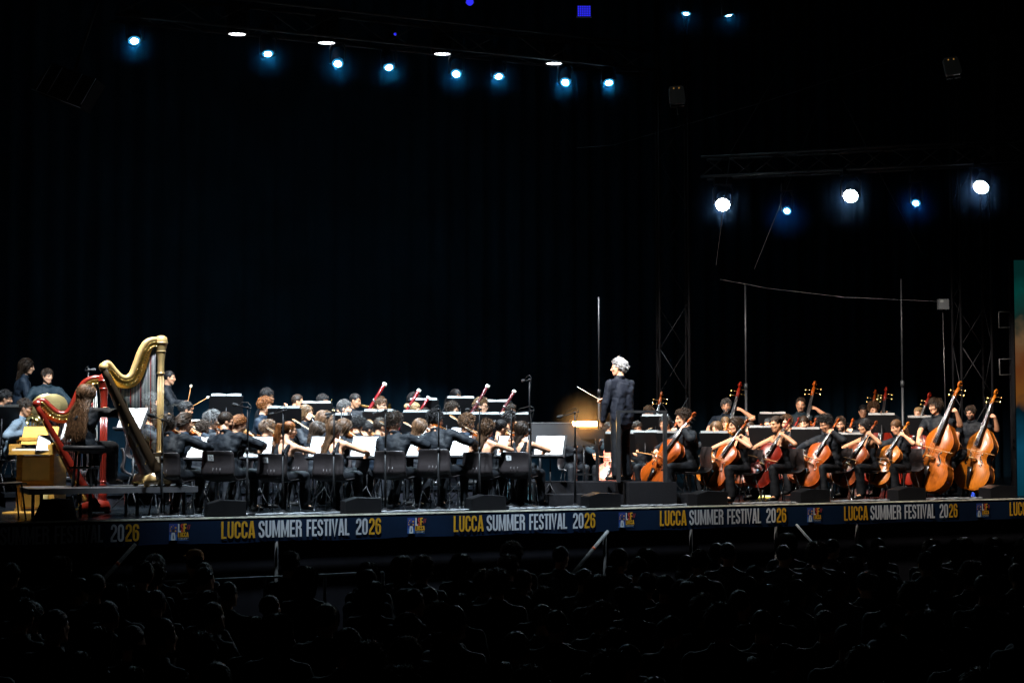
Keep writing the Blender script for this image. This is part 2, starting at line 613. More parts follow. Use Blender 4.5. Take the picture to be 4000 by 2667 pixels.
def add_head(mb, H):
    t = MB()
    t.ell((0, -.012, .035), (.074, .093, .085), seg=16, rings=12)
    t.ell((0, .028, -.022), (.061, .060, .078), seg=14, rings=10)
    t.ell((0, .060, -.094), (.031, .029, .025), seg=10, rings=8)
    for s in (-1, 1):
        t.cap((s * .054, .012, -.055), (s * .018, .062, -.097), .020, .020, 8)
        t.cap((s * .054, .008, -.01), (s * .052, .012, -.055), .024, .022, 8)
        t.ell((s * .043, .058, -.022), (.022, .026, .018), seg=8, rings=6)
        t.cap((s * .008, .083, .022), (s * .046, .066, .022), .0125, .012, 8)
        t.ell((s * .0125, .096, -.031), (.0095, .012, .008), seg=8, rings=6)
        t.ell((s * .079, -.006, -.008), (.008, .019, .031), rot=(0, 0, s * -.35), seg=8, rings=6)
    t.cap((0, .084, .014), (0, .109, -.026), .010, .0135, 8)
    t.ell((0, .078, -.063), (.026, .018, .018), seg=8, rings=6)
    mb.add(t.v, t.f, H)

LATER = {}
def later(key, mb, voxel, smooth, disp=0.):
    if key in LATER: return
    me = mb.mesh(key if isinstance(key, str) else 'm')
    o = bpy.data.objects.new('bake', me); COL.objects.link(o)
    rm = o.modifiers.new('r', 'REMESH'); rm.mode = 'VOXEL'; rm.voxel_size = voxel; rm.use_smooth_shade = True
    if smooth:
        sm = o.modifiers.new('s', 'SMOOTH'); sm.iterations = smooth; sm.factor = .5
    if disp:
        tx = bpy.data.textures.get('folds') or bpy.data.textures.new('folds', 'CLOUDS')
        tx.noise_scale = .065; tx.noise_depth = 2
        dm = o.modifiers.new('d', 'DISPLACE'); dm.texture = tx; dm.strength = disp; dm.mid_level = .5
    LATER[key] = o
BAKED = {}
def bake():
    bpy.context.view_layer.update()
    dg = bpy.context.evaluated_depsgraph_get()
    for k, o in LATER.items():
        if k in BAKED: continue
        me = bpy.data.meshes.new_from_object(o.evaluated_get(dg))
        BAKED[k] = me
    for k, o in LATER.items():
        m = o.data
        bpy.data.objects.remove(o)
        bpy.data.meshes.remove(m)
    LATER.clear()

SEAT_H = .52
def pose_arms(pose, prm, tor):
    """targets in person space: (wristL, wristR, hintL, hintR, handL(d,n,curl), handR(d,n,curl), extra)"""
    hz = prm['hz'] - SEAT_H          # standing poses lift everything
    ex = {}
    dn = V((0, 0, -1))
    if pose in ('vln', 'vlnup'):
        o = V((-.075, .075, 1.075)); a = V((-.60, .78, -.10)).normalized()
        n = V((.42 * .77, .42 * .62, 1)); n = (n - a * n.dot(a)).normalized()
        c = o + a * .205 + n * .055
        b = V((.667, .537, -.50)).normalized()
        b = (b - a * b.dot(a)).normalized()
        l = prm.get('bow', .42)
        fr = c + b * l
        ex['vln'] = frame(o, a, n)
        ex['bow'] = frame(fr + b * .03, -b, n)
        wl = o + a * .435 - n * .035 + V((-.055, -.03, -.03))
        wr = fr + V((.045, -.055, .035))
        return wl, wr, V((-.15, .1, -1)), V((.8, -.25, -.25)), (V((.75, .35, .55)), V((-.6, .3, -.2)), .85), (b * -.35 + V((-.25, .55, -.55)), V((.25, .5, .8)), .45), ex
    if pose == 'cello':
        tip = V((.04, .76, 0)); top = V((-.15, -.02, 1.22))
        u = (top - tip).normalized(); nf = V((prm.get('ctwist', -.18), 1, .62)); nf = (nf - u * nf.dot(u)).normalized()
        o = tip + u * .27
        ex['cello'] = frame(o, u, nf)
        ch = prm.get('lh', 1.06)
        neck = o + u * (ch - .13)
        c = o + u * .44 + nf * .155
        xr = V((1, .04, -.02)); xr = (xr - u * xr.dot(u)).normalized()
        l = prm.get('bow', .34)
        fr = c + xr * l
        ex['bow'] = frame(fr + xr * .03, -xr, nf)
        wl = neck + V((-.085, .05, -.01)) + nf * .03
        wr = fr + V((.06, -.06, .05))
        return wl, wr, V((-1, .1, -.45)), V((.9, -.1, -.15)), (V((.9, .15, .25)), V((-.1, .8, .5)), .75), (V((-.35, .55, -.6)), V((.1, .6, .8)), .5), ex
    if pose == 'bass':
        bx = prm.get('front') == 3
        tip = V((-.10, .56, 0)) if bx else V((.10, .55, 0)); top = V((-.46, .02, 1.74)) if bx else V((-.24, .0, 1.76))
        u = (top - tip).normalized(); nf = V((prm.get('ctwist', .10), 1, .25)); nf = (nf - u * nf.dot(u)).normalized()
        o = tip + u * .10
        ex['bass'] = frame(o, u, nf)
        neck = o + u * prm.get('lh', 1.38)
        c = o + u * .66 + nf * .25
        xr = V((1, .12, -.10)); xr = (xr - u * xr.dot(u)).normalized()
        fr = c + xr * .28
        ex['bow'] = frame(fr + xr * .03, -xr, nf)
        wl = neck + V((-.085, .04, -.02)) + nf * .04
        wr = fr + V((.05, -.07, .06))
        return wl, wr, V((-1, .2, -.25)), V((.9, -.2, 0)), (V((.9, .2, .15)), V((-.1, .8, .5)), .75), (V((-.3, .5, -.7)), V((.2, .6, .7)), .55), ex
    if pose == 'clarinet':
        m = prm['mouth']; u = V((0, .50, -.78)).normalized()
        ex['clar'] = frame(m + u * .62, -u, V((0, 1, .6)))
        return m + u * .24 + V((-.07, -.03, -.02)), m + u * .42 + V((.07, -.04, -.02)), V((-1, -.2, -.6)), V((1, -.2, -.6)), (V((.75, .5, .1)), V((-.3, .6, .5)), .7), (V((-.75, .5, .1)), V((.3, .6, .5)), .7), ex
    if pose == 'bassoon':
        p0 = V((.60, -.05, .40)); p1 = V((.0, .12, 1.39))
        u = (p1 - p0).normalized()
        ex['bsn'] = frame(p0, u, V((.3, 1, .1)))
        return p0 + u * .78 + V((-.09, -.02, -.01)), p0 + u * .42 + V((.05, -.06, 0)), V((-1, .0, -.5)), V((1, -.4, -.4)), (V((.8, .4, .1)), V((-.2, .8, .3)), .7), (V((-.7, .5, .1)), V((.4, .7, .3)), .7), ex
    if pose in ('trumpet', 'trombone'):
        m = prm['mouth']; u = V((0, 1, -.12)).normalized()
        ex['brass'] = frame(m, u, V((0, .1, 1)))
        return m + u * .20 + V((-.06, -.02, -.05)), m + u * (.24 if pose == 'trumpet' else .42) + V((.05, -.04, -.05)), V((-1, .1, -.7)), V((1, -.1, -.6)), (V((.7, .6, .2)), V((-.6, .3, .2)), .8), (V((-.4, .85, .2)), V((.6, .2, .4)), .8), ex
    if pose == 'horn':
        ex['horn'] = frame(V((.06, .28, .95)), V((.15, .15, 1)), V((-.85, .5, 0)))
        return V((-.07, .36, .98)), V((.20, .14, .80)), V((-1, .1, -.6)), V((.8, -.6, -.3)), (V((.6, .6, .3)), V((-.7, .4, .1)), .8), (V((-.2, .9, .0)), V((.8, 0, .5)), .5), ex
    if pose == 'harp':
        return V((-.06, .40, .98)), V((.20, .42, .96)), V((-.8, -.1, -.6)), V((.9, -.4, -.1)), (V((.6, .7, .1)), V((-.6, .5, .3)), .4), (V((.3, .9, .2)), V((.7, -.2, .5)), .4), ex
    z = hz
    if pose == 'timp':
        ex['malR'] = frame(V((.16, .40, 1.03 + z - .28)), V((.0, .18, 1)), V((0, 1, 0)))
        ex['malL'] = frame(V((-.20, .46, .98 + z - .28)), V((-.05, .75, .45)), V((0, 1, 0)))
        return V((-.22, .36, .68 + z)), V((.15, .32, .76 + z)), V((-1, -.2, -.5)), V((1, -.3, -.5)), (V((.2, 1, .1)), V((-.4, 0, .9)), .95), (V((-.2, 1, .15)), V((.6, 0, .7)), .95), ex
    if pose == 'cymbal':
        return V((-.20, .30, .84 + z - .15)), V((.16, .26, .84 + z - .15)), V((-1, -.2, -.6)), V((1, -.2, -.6)), (V((.5, .7, .1)), V((-.7, .4, 0)), .9), (V((-.5, .7, .1)), V((.7, .4, 0)), .9), ex
    if pose == 'conductor':
        ex['baton'] = frame(V((.03, .50, .74 + z)), V((-.42, .70, .46)), V((0, 0, 1)))
        return V((-.27, .10, .40 + z)), V((.09, .41, .72 + z)), V((-.9, -.6, -.1)), V((.8, -.5, -.6)), (V((.05, .6, -.8)), V((-.9, .2, .1)), .45), (V((-.45, .85, .1)), V((.5, .3, .8)), .85), ex
    if pose == 'standrest':
        return V((-.12, .30, .62 + z - .1)), V((.14, .28, .60 + z - .1)), V((-.9, -.4, -.3)), V((.9, -.4, -.3)), (V((.5, .8, -.2)), V((-.4, .2, .9)), .6), (V((-.5, .8, -.2)), V((.4, .2, .9)), .6), ex
    return V((-.14, .30, .72)), V((.14, .30, .72)), V((-.9, -.4, -.3)), V((.9, -.4, -.3)), (V((.5, .8, -.2)), V((-.4, .2, .9)), .5), (V((-.5, .8, -.2)), V((.4, .2, .9)), .5), ex

def prep_person(sp):
    pose = sp['pose']; sex = sp.get('sex', 'm'); top = sp.get('top', 'shirt')
    stand = pose in ('timp', 'cymbal', 'conductor', 'standrest') or sp.get('stand')
    high = pose == 'bass'
    hz = .95 if stand else (.78 if high else SEAT_H)
    lean = sp.get('lean', 6 if not stand else 3); twist = sp.get('twist', 0)
    yaw = sp.get('yaw', 0); pitch = sp.get('pitch', -8); roll = sp.get('roll', 0)
    wk = 1.0 if sex == 'm' else .90
    Hc = V((0, 0, hz))
    TM = Matrix.Translation(Hc) @ Matrix.Rotation(-R(twist), 4, 'Z') @ Matrix.Rotation(-R(lean), 4, 'X') @ Matrix.Rotation(R(sp.get('tilt', 0)), 4, 'Y')
    P = lambda x, y, z: TM @ V((x, y, z))
    nb = P(0, -.005, .505)
    hc = P(0, .03, .67) + V((sp.get('hx', 0), sp.get('hy2', 0), 0))
    HM = Matrix.Translation(hc) @ Matrix.Rotation(-R(yaw + twist), 4, 'Z') @ Matrix.Rotation(R(pitch), 4, 'X') @ Matrix.Rotation(R(roll), 4, 'Y')
    prm = dict(sp); prm['hz'] = hz; prm['mouth'] = HM @ V((0, .10, -.07))
    if pose == 'cello' or pose == 'bass' or pose == 'vln': pass
    wl, wr, hl, hr, hdl, hdr, ex = pose_arms(pose, prm, TM)
    sh = .200 * wk
    SL = P(-sh, 0, .436); SR = P(sh, 0, .436)
    # raise shoulders a little towards lifted hands
    eL, wl = ik(SL, V(wl), .285, .265, hl)
    eR, wr = ik(SR, V(wr), .285, .265, hr)
    q = lambda *a: tuple(round(float(x), 3) for v in a for x in v)
    key = (pose, sex, top, stand, lean, twist, yaw, pitch, roll, q(wl, wr), sp.get('dress'), sp.get('build', 1))
    sp['_key'] = key; sp['_HM'] = HM; sp['_ex'] = ex; sp['_hz'] = hz; sp['_hc'] = hc
    bw = sp.get('build', 1)
    if ('body', key) in LATER or ('body', key) in BAKED: return
    fr = bool(sp.get('front')) or pose in ('conductor', 'harp')
    b = MB()
    add_head(b, HM)
    b.cap(HM @ V((0, -.028, -.045)), nb + V((0, 0, .0)), .053 * wk, .058 * wk, 12)
    m3 = TM.to_3x3()
    b.ell(P(0, 0, .33), (.140 * wk * bw, .098 * bw, .155), rot=m3, seg=14, rings=10)
    b.ell(P(0, .0, .16), (.125 * wk * bw, .095 * bw, .14), rot=m3, seg=14, rings=10)
    for s, S in ((-1, SL), (1, SR)):
        cov = top in ('shirt', 'tee')
        b.cap(nb + V((0, 0, -.035 if cov else -.01)), S + V((0, 0, -.02 if cov else 0)), .042 if cov else .050, .042 if cov else .052 * wk, 10)
        b.cap(P(s * .08, .03, .36 if cov else .38), S + V((0, 0, -.025 if cov else 0)), .07 * wk, .042 if cov else .05, 10)
        if sex == 'f': b.ell(P(s * .065, .085, .30), (.055, .05, .055), seg=10, rings=8)
    for S, E, Wr, hd, sd in ((SL, eL, wl, hdl, -1), (SR, eR, wr, hdr, 1)):
        ak = .88 if sex == 'f' else 1.0
        sk = .045 if top in ('shirt', 'tee') else .058 * ak
        S2 = S + V((0, 0, -.015)) if top in ('shirt', 'tee') else S
        b.ell(S2, (sk, sk, sk), seg=10, rings=8)
        b.cap(S2, E, .047 * ak if top in ('shirt', 'tee') else .055 * ak, .044 * ak, 10)
        b.cap(E, E.lerp(Wr, .35), .045 * ak, .043 * ak, 10)
        b.cap(E.lerp(Wr, .3), Wr, .043 * ak, .027 * ak, 10)
        add_hand(b, Wr, hd[0], hd[1], hd[2], sd, .95 if sex == 'f' else 1.05)
    # legs
    legs = []
    for s in (-1, 1):
        if stand:
            sp_l = sp.get('stride', .0) * s
            w_ = .035 if pose == 'conductor' else 0
            hip = V((s * .09, 0, hz - .02)); kn = V((s * (.10 + w_), .02 + sp_l, .50)); an = V((s * (.11 + w_ * 1.6), -.02 + sp_l, .08)); toe = an + V((s * .03, .17, -.045))
        elif high:
            hip = V((s * .10, 0, hz - .02)); kn = V((s * .22, .34, hz - .22)); an = V((s * .22, .32, .12)); toe = an + V((s * .05, .16, -.06))
        elif pose == 'cello':
            hip = V((s * .10, 0, hz - .02)); kn = V((s * .235, .40, .50)); an = V((s * .235, .36, .08)); toe = an + V((s * .06, .16, -.045))
        else:
            spread = sp.get('knees', .14)
            hip = V((s * .09, 0, hz - .02)); kn = V((s * spread, .43, .50)); an = V((s * spread, .36 + s * .06, .08)); toe = an + V((s * .03, .16, -.045))
        legs.append((hip, kn, an, toe))
        if fr:
            b.cap(hip, kn, .068, .048, 10); b.cap(kn, an, .048, .033, 10)
            b.cap(an, toe, .032, .026, 8)
    b.ell(Hc + V((0, 0, .03)), (.14 * wk, .10, .10), seg=12, rings=8)
    later(('body', key), b, .0125 if fr else .0150, 2)
    # top
    t = MB()
    iw = .026
    if top in ('shirt', 'tee'):
        t.ell(P(0, .0, .33), (.150 * wk * bw + iw, .112 * bw + iw * .6, .175), rot=m3, seg=16, rings=12)
        t.ell(P(0, .0, .15), (.142 * wk * bw + iw, .112 * bw + iw * .6, .165), rot=m3, seg=16, rings=12)
        t.ell(P(0, .0, .03), (.150 * wk * bw + iw, .122 * bw + iw * .5, .12), rot=m3, seg=16, rings=10)
        if stand:
            t.ell(P(0, .0, -.06), (.150 * wk + iw, .120 + iw * .5, .12), rot=m3, seg=16, rings=10)
            if pose == 'conductor': t.cap(P(-.05, 0, -.11), P(.05, 0, -.11), .135, .135, 14); t.cap(P(-.05, 0, .1), P(.05, 0, .1), .14, .14, 14); t.cap(P(-.07, -.01, .30), P(-.07, -.01, -.05), .125, .13, 14); t.cap(P(.07, -.01, .30), P(.07, -.01, -.05), .125, .13, 14)
        for s, S, E, Wr in ((-1, SL, eL, wl), (1, SR, eR, wr)):
            t.cap(nb + V((0, 0, -.030)), S + V((0, 0, -.012)), .062, .064 * wk, 10)
            t.cap(P(s * .10, .02, .34), S + V((0, 0, -.015)), .095 * wk, .064, 10)
            t.cap(P(s * .11, -.02, .27), S + V((0, 0, -.02)), .090 * wk, .066, 10)
            if sex == 'f': t.ell(P(s * .065, .09, .30), (.062, .055, .06), seg=10, rings=8)
            if top == 'shirt':
                t.cap(S, E, .070 * wk, .064, 10)
                t.cap(E, E.lerp(Wr, .3), .064, .060, 10)
                t.cap(E.lerp(Wr, .25), E.lerp(Wr, .97), .060, .044, 10)
            else:
                t.cap(S, S.lerp(E, .72), .066 * wk, .064, 10)
        ctr = nb + V((0, .012, .02)); cr = .062 * wk
        cm = HM.to_3x3() if False else m3
        pth = [ctr + cm @ V((math.cos(w) * cr, math.sin(w) * cr * 1.02, .012 - .022 * max(0, math.sin(w)))) for w in [k * 2 * math.pi / 14 for k in range(15)]]
        t.tube(pth, .020, 8)
    else:
        t.ell(P(0, .005, .24), (.132 * wk + .024, .098 + .018, .150), rot=m3, seg=16, rings=12)
        t.ell(P(0, .0, .11), (.126 * wk + .024, .098 + .018, .14), rot=m3, seg=16, rings=12)
        t.ell(P(0, .0, .02), (.145 * wk + .024, .105 + .02, .11), rot=m3, seg=16, rings=10)
        for s in (-1, 1):
            t.ell(P(s * .065, .092, .29), (.060, .055, .062), seg=10, rings=8)
            if top == 'tank':
                t.cap(P(s * .075, .115, .33), P(s * .098, .035, .490), .020, .022, 8); t.cap(P(s * .098, .035, .495), P(s * .095, -.070, .445), .022, .026, 8); t.cap(P(s * .095, -.070, .445), P(s * .085, -.098, .30), .028, .032, 8)
                t.ell(P(s * .05, -.075, .30), (.07, .035, .09), rot=m3, seg=10, rings=8)
            elif top == 'strap':
                t.cap(P(s * .070, .115, .33), P(s * .085, .03, .50), .012, .011, 6); t.cap(P(s * .085, .03, .50), P(s * .07, -.10, .30), .011, .012, 6)
            else:
                t.cap(P(s * .060, .110, .35), nb + V((s * .045, .02, .015)), .028, .020, 8); t.cap(nb + V((s * .045, .02, .015)), nb + V((0, -.052, .01)), .018, .018, 8)
    later(('top', key), t, .0160 if fr else .0200, 3 if fr else 2, .024 if top in ('shirt', 'tee') else .006)
    # trousers / skirt
    l = MB()
    l.ell(Hc + V((0, 0, .03)), (.172 * wk, .130, .125), seg=14, rings=10)
    for (hip, kn, an, toe) in legs:
        wide = .016 if sp.get('dress') or sex == 'f' or pose == 'conductor' else 0
        l.cap(hip, kn, .088, .066 + wide, 12)
        if sp.get('dress') == 'knee':
            continue
        l.cap(kn, an + V((0, 0, .02)), .066 + wide, .052 + wide * 1.6, 12)
    if sp.get('dress'):
        l.cap((legs[0][0] + legs[1][0]) / 2, (legs[0][1] + legs[1][1]) / 2, .09, .07, 12)
    later(('leg', key), l, .0190 if fr else .0240, 4 if fr else 3, .014)
    SHOES[key] = []
    for (hip, kn, an, toe) in legs:
        s_ = MB()
        s_.cap(an + V((0, -.02, -.035)), toe, .036, .030, 10)
        s_.ell(an + V((0, -.005, -.01)), (.038, .048, .035), seg=10, rings=6)
        SHOES[key].append(s_.mesh('shoe'))
SHOES = {}

def make_person(sp, M):
    key = sp['_key']; HM = sp['_HM']
    o = obj('person', BAKED['body', key], SKIN[sp.get('skin', 'light')])
    o.matrix_world = M
    tag(o, sp['label'], 'person', sp.get('group'))
    top = sp.get('top', 'shirt')
    obj('shirt' if top == 'shirt' else ('short_sleeved_top' if top == 'tee' else 'sleeveless_top'), BAKED['top', key], sp.get('cloth', C_black), o)
    obj('skirt' if sp.get('dress') else 'trousers', BAKED['leg', key], C_trouser, o)
    for sm in SHOES[key]: obj('shoe', sm, M_shoe, o)
    hm = HAIR[sp.get('hc', 'dark')]
    if sp.get('hair') != 'none':
        obj('hair', hair_mesh(sp.get('hair', 'short'), sp.get('seed', 0)), hm, o, M=HM)
    if sp.get('face', True):
        obj('eyebrows', simple('brow', f_brow), hm if sp.get('hc') not in ('blond', 'white') else HAIR['light'], o, M=HM)
        for s in (-1, 1):
            e = obj('eye', simple('eye', f_eye), M_white, o, M=HM @ Matrix.Translation((s * .032, .0790, .005)) @ Matrix.Rotation(-s * .28, 4, 'Z'))
            obj('iris', simple('iris', f_iris), M_iris, e)
        obj('lips', simple('lips', f_lips), M_lip, o, M=HM)
    if sp.get('beard'): obj('beard', beard_mesh(sp['beard']), hm, o, M=HM)
    if sp.get('specs'): obj('spectacles', simple('specs', f_specs), M_frame, o, M=HM)
    if sp.get('earring'):
        mb = MB()
        for s in (-1, 1):
            mb.tube([(s * .085 + 0, -.004 + .016 * math.cos(t), -.05 + .018 * math.sin(t)) for t in [k * math.pi / 5 for k in range(11)]], .004, 5)
        obj('earrings', mb, M_earring, o, M=HM)
    return o

# ------------------------------------------------------------------ string instruments
CEL = [(0, .02), (.006, .09), (.03, .165), (.08, .228), (.15, .272), (.22, .288), (.30, .279), (.36, .252), (.395, .232), (.415, .236), (.43, .212), (.46, .180), (.50, .162), (.54, .156), (.58, .164), (.615, .182), (.638, .203), (.655, .196), (.70, .208), (.76, .224), (.82, .228), (.88, .208), (.93, .165), (.97, .108), (1., .045)]
BAS = [(0, .02), (.006, .09), (.03, .165), (.08, .225), (.15, .268), (.22, .285), (.30, .280), (.36, .255), (.395, .236), (.415, .240), (.43, .216), (.46, .184), (.50, .166), (.54, .160), (.58, .166), (.615, .182), (.638, .204), (.655, .200), (.70, .212), (.75, .212), (.80, .196), (.85, .165), (.90, .125), (.95, .085), (1., .045)]
def arch(t, s, ah):
    e = 1 - s * s
    return ah * (max(0, e) ** .75) * (math.sin(math.pi * min(max(t, 0), 1)) ** .45)
STRC = {}
def string_meshes(kind):
    """part name -> mesh; X width, Y up the body, Z out of the belly; origin at the body's bottom"""
    if kind in STRC: return STRC[kind]
    L = {'violin': .355, 'cello': .755, 'bass': 1.12}[kind]
    prof = BAS if kind == 'bass' else CEL
    th = {'violin': .034, 'cello': .120, 'bass': .205}[kind]
    ah = .022 * L / .355 * (.8 if kind == 'violin' else .9)
    k = L / .755
    parts = {}
    hires = kind != 'violin'
    rows = []
    tab = prof
    ncol = 13 if hires else 9
    S = [-1 + 2 * i / (ncol - 1) for i in range(ncol)]
    for sgn, nm in ((1, 'belly'), (-1, 'back')):
        mb = MB(); vs = []; fs = []
        for t, w in tab:
            for s in S:
                vs.append((w * L * s * 1.015, t * L, sgn * (th / 2 + arch(t, s, ah))))
        for i in range(len(tab) - 1):
            for j in range(ncol - 1):
                a = i * ncol + j
                f = (a, a + 1, a + ncol + 1, a + ncol)
                fs.append(f if sgn > 0 else f[::-1])
        # rolled edge
        mb.add(vs, fs)
        for s in (-1, 1):
            mb.tube([(s * w * L * 1.012, t * L, sgn * th / 2) for t, w in tab], .0045 * max(k, .35), 5)
        parts[nm] = mb.mesh(kind + '_' + nm)
    mb = MB(); vs = []; fs = []
    loop = [(-w * L * .975, t * L) for t, w in tab] + [(w * L * .975, t * L) for t, w in reversed(tab)]
    n = len(loop)
    for x, y in loop: vs.append((x, y, -th / 2))
    for x, y in loop: vs.append((x, y, th / 2))
    for i in range(n):
        j = (i + 1) % n
        fs.append((i, i + n, j + n, j))
    mb.add(vs, fs)
    parts['ribs'] = mb.mesh(kind + '_ribs')
    # f holes
    def top_z(x, y):
        t = y / L
        w = lerp_tab(t, tab) * L
        return th / 2 + arch(t, max(-1, min(1, x / w)), ah)
    for s in (-1, 1):
        mb = MB()
        pts = []
        for i in range(9):
            f = i / 8
            y = (.385 + .185 * f) * L
            x = s * (.135 - .052 * f + .014 * math.sin(f * 2 * math.pi)) * L
            pts.append((x, y, top_z(x, y) + .0012))
        r = [.004, .006, .0085, .0095, .0095, .0095, .0085, .006, .004]
        mb.tube(pts, [q * k for q in r], 6, flat=.25, up=(0, 0, 1))
        for f, x in ((.39, .118), (.572, .098)):
            p = V((s * x * L, f * L, 0)); p.z = top_z(p.x, p.y) + .0012
            mb.ell(p, (.013 * k, .013 * k, .002), seg=8, rings=4)
        parts['f_hole' + ('' if s < 0 else '#2')] = mb.mesh(kind + '_f_hole')
    nut = {'violin': .355 + .132, 'cello': 1.035, 'bass': 1.12 + .44}[kind]
    up = .0
    zt = th / 2 + ah
    # bridge
    by = .47 * L; bh = .092 * k
    if kind == 'bass': bh = .15
    mb = MB()
    hw = .045 * k
    mb.prism([(-hw, zt - .003), (-hw * .55, zt - .003), (-hw * .4, zt + bh * .35), (0, zt + bh * .25), (hw * .4, zt + bh * .35), (hw * .55, zt - .003), (hw, zt - .003), (hw * .85, zt + bh * .55), (hw * .8, zt + bh * .85), (0, zt + bh), (-hw * .8, zt + bh * .85), (-hw * .85, zt + bh * .55)], by - .005 * k, by + .005 * k)
    parts['bridge'] = mb.mesh(kind + '_bridge', smooth=False)
    # neck
    mb = MB()
    nz = th / 2 + .012 * k
    mb.tube([(0, L * .985, th / 2 - .035 * k), (0, L * 1.0, th / 2 - .02 * k), (0, L * 1.03, nz - .012 * k), (0, nut, nz - .008 * k)], [.024 * k, .024 * k, .017 * k, .014 * k], 8)
    parts['neck'] = mb.mesh(kind + '_neck')
    # fingerboard
    mb = MB()
    f0 = .68 * L; fz0 = zt + bh * .40; fz1 = nz + .006 * k
    w0, w1 = .031 * k, .016 * k
    vs = []; fs = []
    for y, w, z in ((f0, w0, fz0), (nut, w1, fz1)):
        for q in range(7):
            a = -1 + q / 3
            vs.append((w * a, y, z + (1 - a * a) * .008 * k))
        vs.append((w, y, z - .012 * k)); vs.append((-w, y, z - .012 * k))
    for q in range(9):
        fs.append((q, (q + 1) % 9, 9 + (q + 1) % 9, 9 + q))
    fs.append(tuple(range(8, -1, -1))); fs.append(tuple(range(9, 18)))
    mb.add(vs, fs)
    parts['fingerboard'] = mb.mesh(kind + '_fingerboard')
    # pegbox and scroll
    mb = MB()
    pl = .125 * k
    mb.tube([(0, nut, fz1 - .01 * k), (0, nut + pl * .5, fz1 - .018 * k), (0, nut + pl, fz1 - .034 * k)], [.019 * k, .021 * k, .015 * k], 8)
    sc = V((0, nut + pl + .028 * k, fz1 - .034 * k))
    pts = []; rr = []
    for i in range(15):
        a = R(-80) + i * R(42)
        r = (.036 - .0021 * i) * k
        pts.append(sc + V((0, math.cos(a) * r * 1., math.sin(a) * r)))
        rr.append((.0155 - .0004 * i) * k)
    mb.tube(pts, rr, 7)
    mb.tube([sc + V((-.026 * k, 0, 0)), sc + V((.026 * k, 0, 0))], .009 * k, 8)
    parts['scroll'] = mb.mesh(kind + '_scroll')
    # pegs
    mb = MB()
    for i in range(4):
        s = 1 if i % 2 else -1
        y = nut + pl * (.15 + .22 * i); z = fz1 - .016 * k
        if kind == 'bass':
            mb.tube([(s * .018 * k, y, z - .01), (s * .075 * k, y, z - .02)], .005 * k, 6)
            mb.ell((s * .085 * k, y, z - .02), (.012 * k, .017 * k, .005), seg=8, rings=6)
        else:
            mb.tube([(-s * .022 * k, y, z), (s * .050 * k, y, z)], [.004 * k, .006 * k], 6)
            mb.ell((s * .062 * k, y, z), (.016 * k, .006 * k, .013 * k), seg=8, rings=6)
    parts['pegs'] = mb.mesh(kind + '_pegs')
    # tailpiece
    mb = MB()
    t0, t1 = .03 * L, .335 * L
    mb.tube([(0, t0, zt * .95 - .004), (0, t0 + (t1 - t0) * .5, zt + bh * .22), (0, t1, zt + bh * .45)], [.014 * k, .022 * k, .034 * k], 8, flat=.32, up=(0, 0, 1))
    parts['tailpiece'] = mb.mesh(kind + '_tailpiece')
    # strings
    mb = MB()
    for i in range(4):
        a = (i - 1.5) / 1.5
        mb.tube([(a * .021 * k, t1, zt + bh * .5), (a * .027 * k, by, zt + bh * (1.0 - .05 * a * a)), (a * .0115 * k, nut, fz1 + .010 * k), (a * .007 * k, nut + pl * (.2 + .2 * i), fz1 - .012 * k)], .0016 * max(k, .5), 4)
    parts['strings'] = mb.mesh(kind + '_strings')
    if kind != 'violin':
        mb = MB()
        el = .27 if kind == 'cello' else .14
        mb.tube([(0, .02, 0), (0, -.03, 0)], .017 * k, 8)
        mb.tube([(0, -.03, 0), (0, -el, 0)], [.005, .004], 6)
        parts['endpin'] = mb.mesh(kind + '_endpin')
    else:
        mb = MB()
        mb.ell((-.045, .02, zt), (.032, .022, .012), seg=10, rings=6)
        parts['chin_rest'] = mb.mesh('violin_chin_rest')
    STRC[kind] = parts
    return parts
def strings_thing(kind, M, label, W, group):
    name = {'violin': 'violin', 'cello': 'cello', 'bass': 'double_bass'}[kind]
    cat = {'violin': 'violin', 'cello': 'cello', 'bass': 'double bass'}[kind]
    t = thing(name, label, cat, M, group)
    body = None
    for nm, me in string_meshes(kind).items():
        nm = nm.split('#')[0]
        m = W
        if nm in ('fingerboard', 'tailpiece', 'pegs', 'f_hole', 'chin_rest'): m = M_ebony
        if nm == 'pegs' and kind == 'bass': m = M_brass
        if nm == 'bridge': m = M_maple
        if nm == 'strings': m = M_strings
        if nm == 'endpin': m = M_chrome
        par = body if nm == 'f_hole' else t
        o = obj(nm, me, m, par)
        if nm == 'belly': body = o
        if nm == 'strings': o['kind'] = 'stuff'
    return t
BOWC = {}
def bow_thing(M, label, kind, group='bows of the string players'):
    """Y from frog to tip"""
    if kind not in BOWC:
        L = {'violin': .72, 'cello': .70, 'bass': .68}[kind]; q = 1.0 if kind == 'violin' else 1.35
        st = MB()
        st.tube([(0, -.03, .012), (0, .2, .006), (0, .45, .003), (0, L - .03, .010), (0, L, -.008)], [.0055 * q, .005 * q, .0045 * q, .0038 * q, .004 * q], 6)
        hr = MB(); hr.box((0, L / 2, -.008), (.009 * q, L - .02, .002))
        fg = MB(); fg.box((0, .02, -.001), (.011 * q, .05, .018))
        BOWC[kind] = (st.mesh('bow_stick'), hr.mesh('bow_hair'), fg.mesh('bow_frog'))
    s, h, f = BOWC[kind]
    t = thing('bow', label, 'bow', M, group)
    obj('stick', s, M_bowstick, t); obj('bow_hair', h, M_hairbow, t); obj('frog', f, M_ebony, t)
    return t

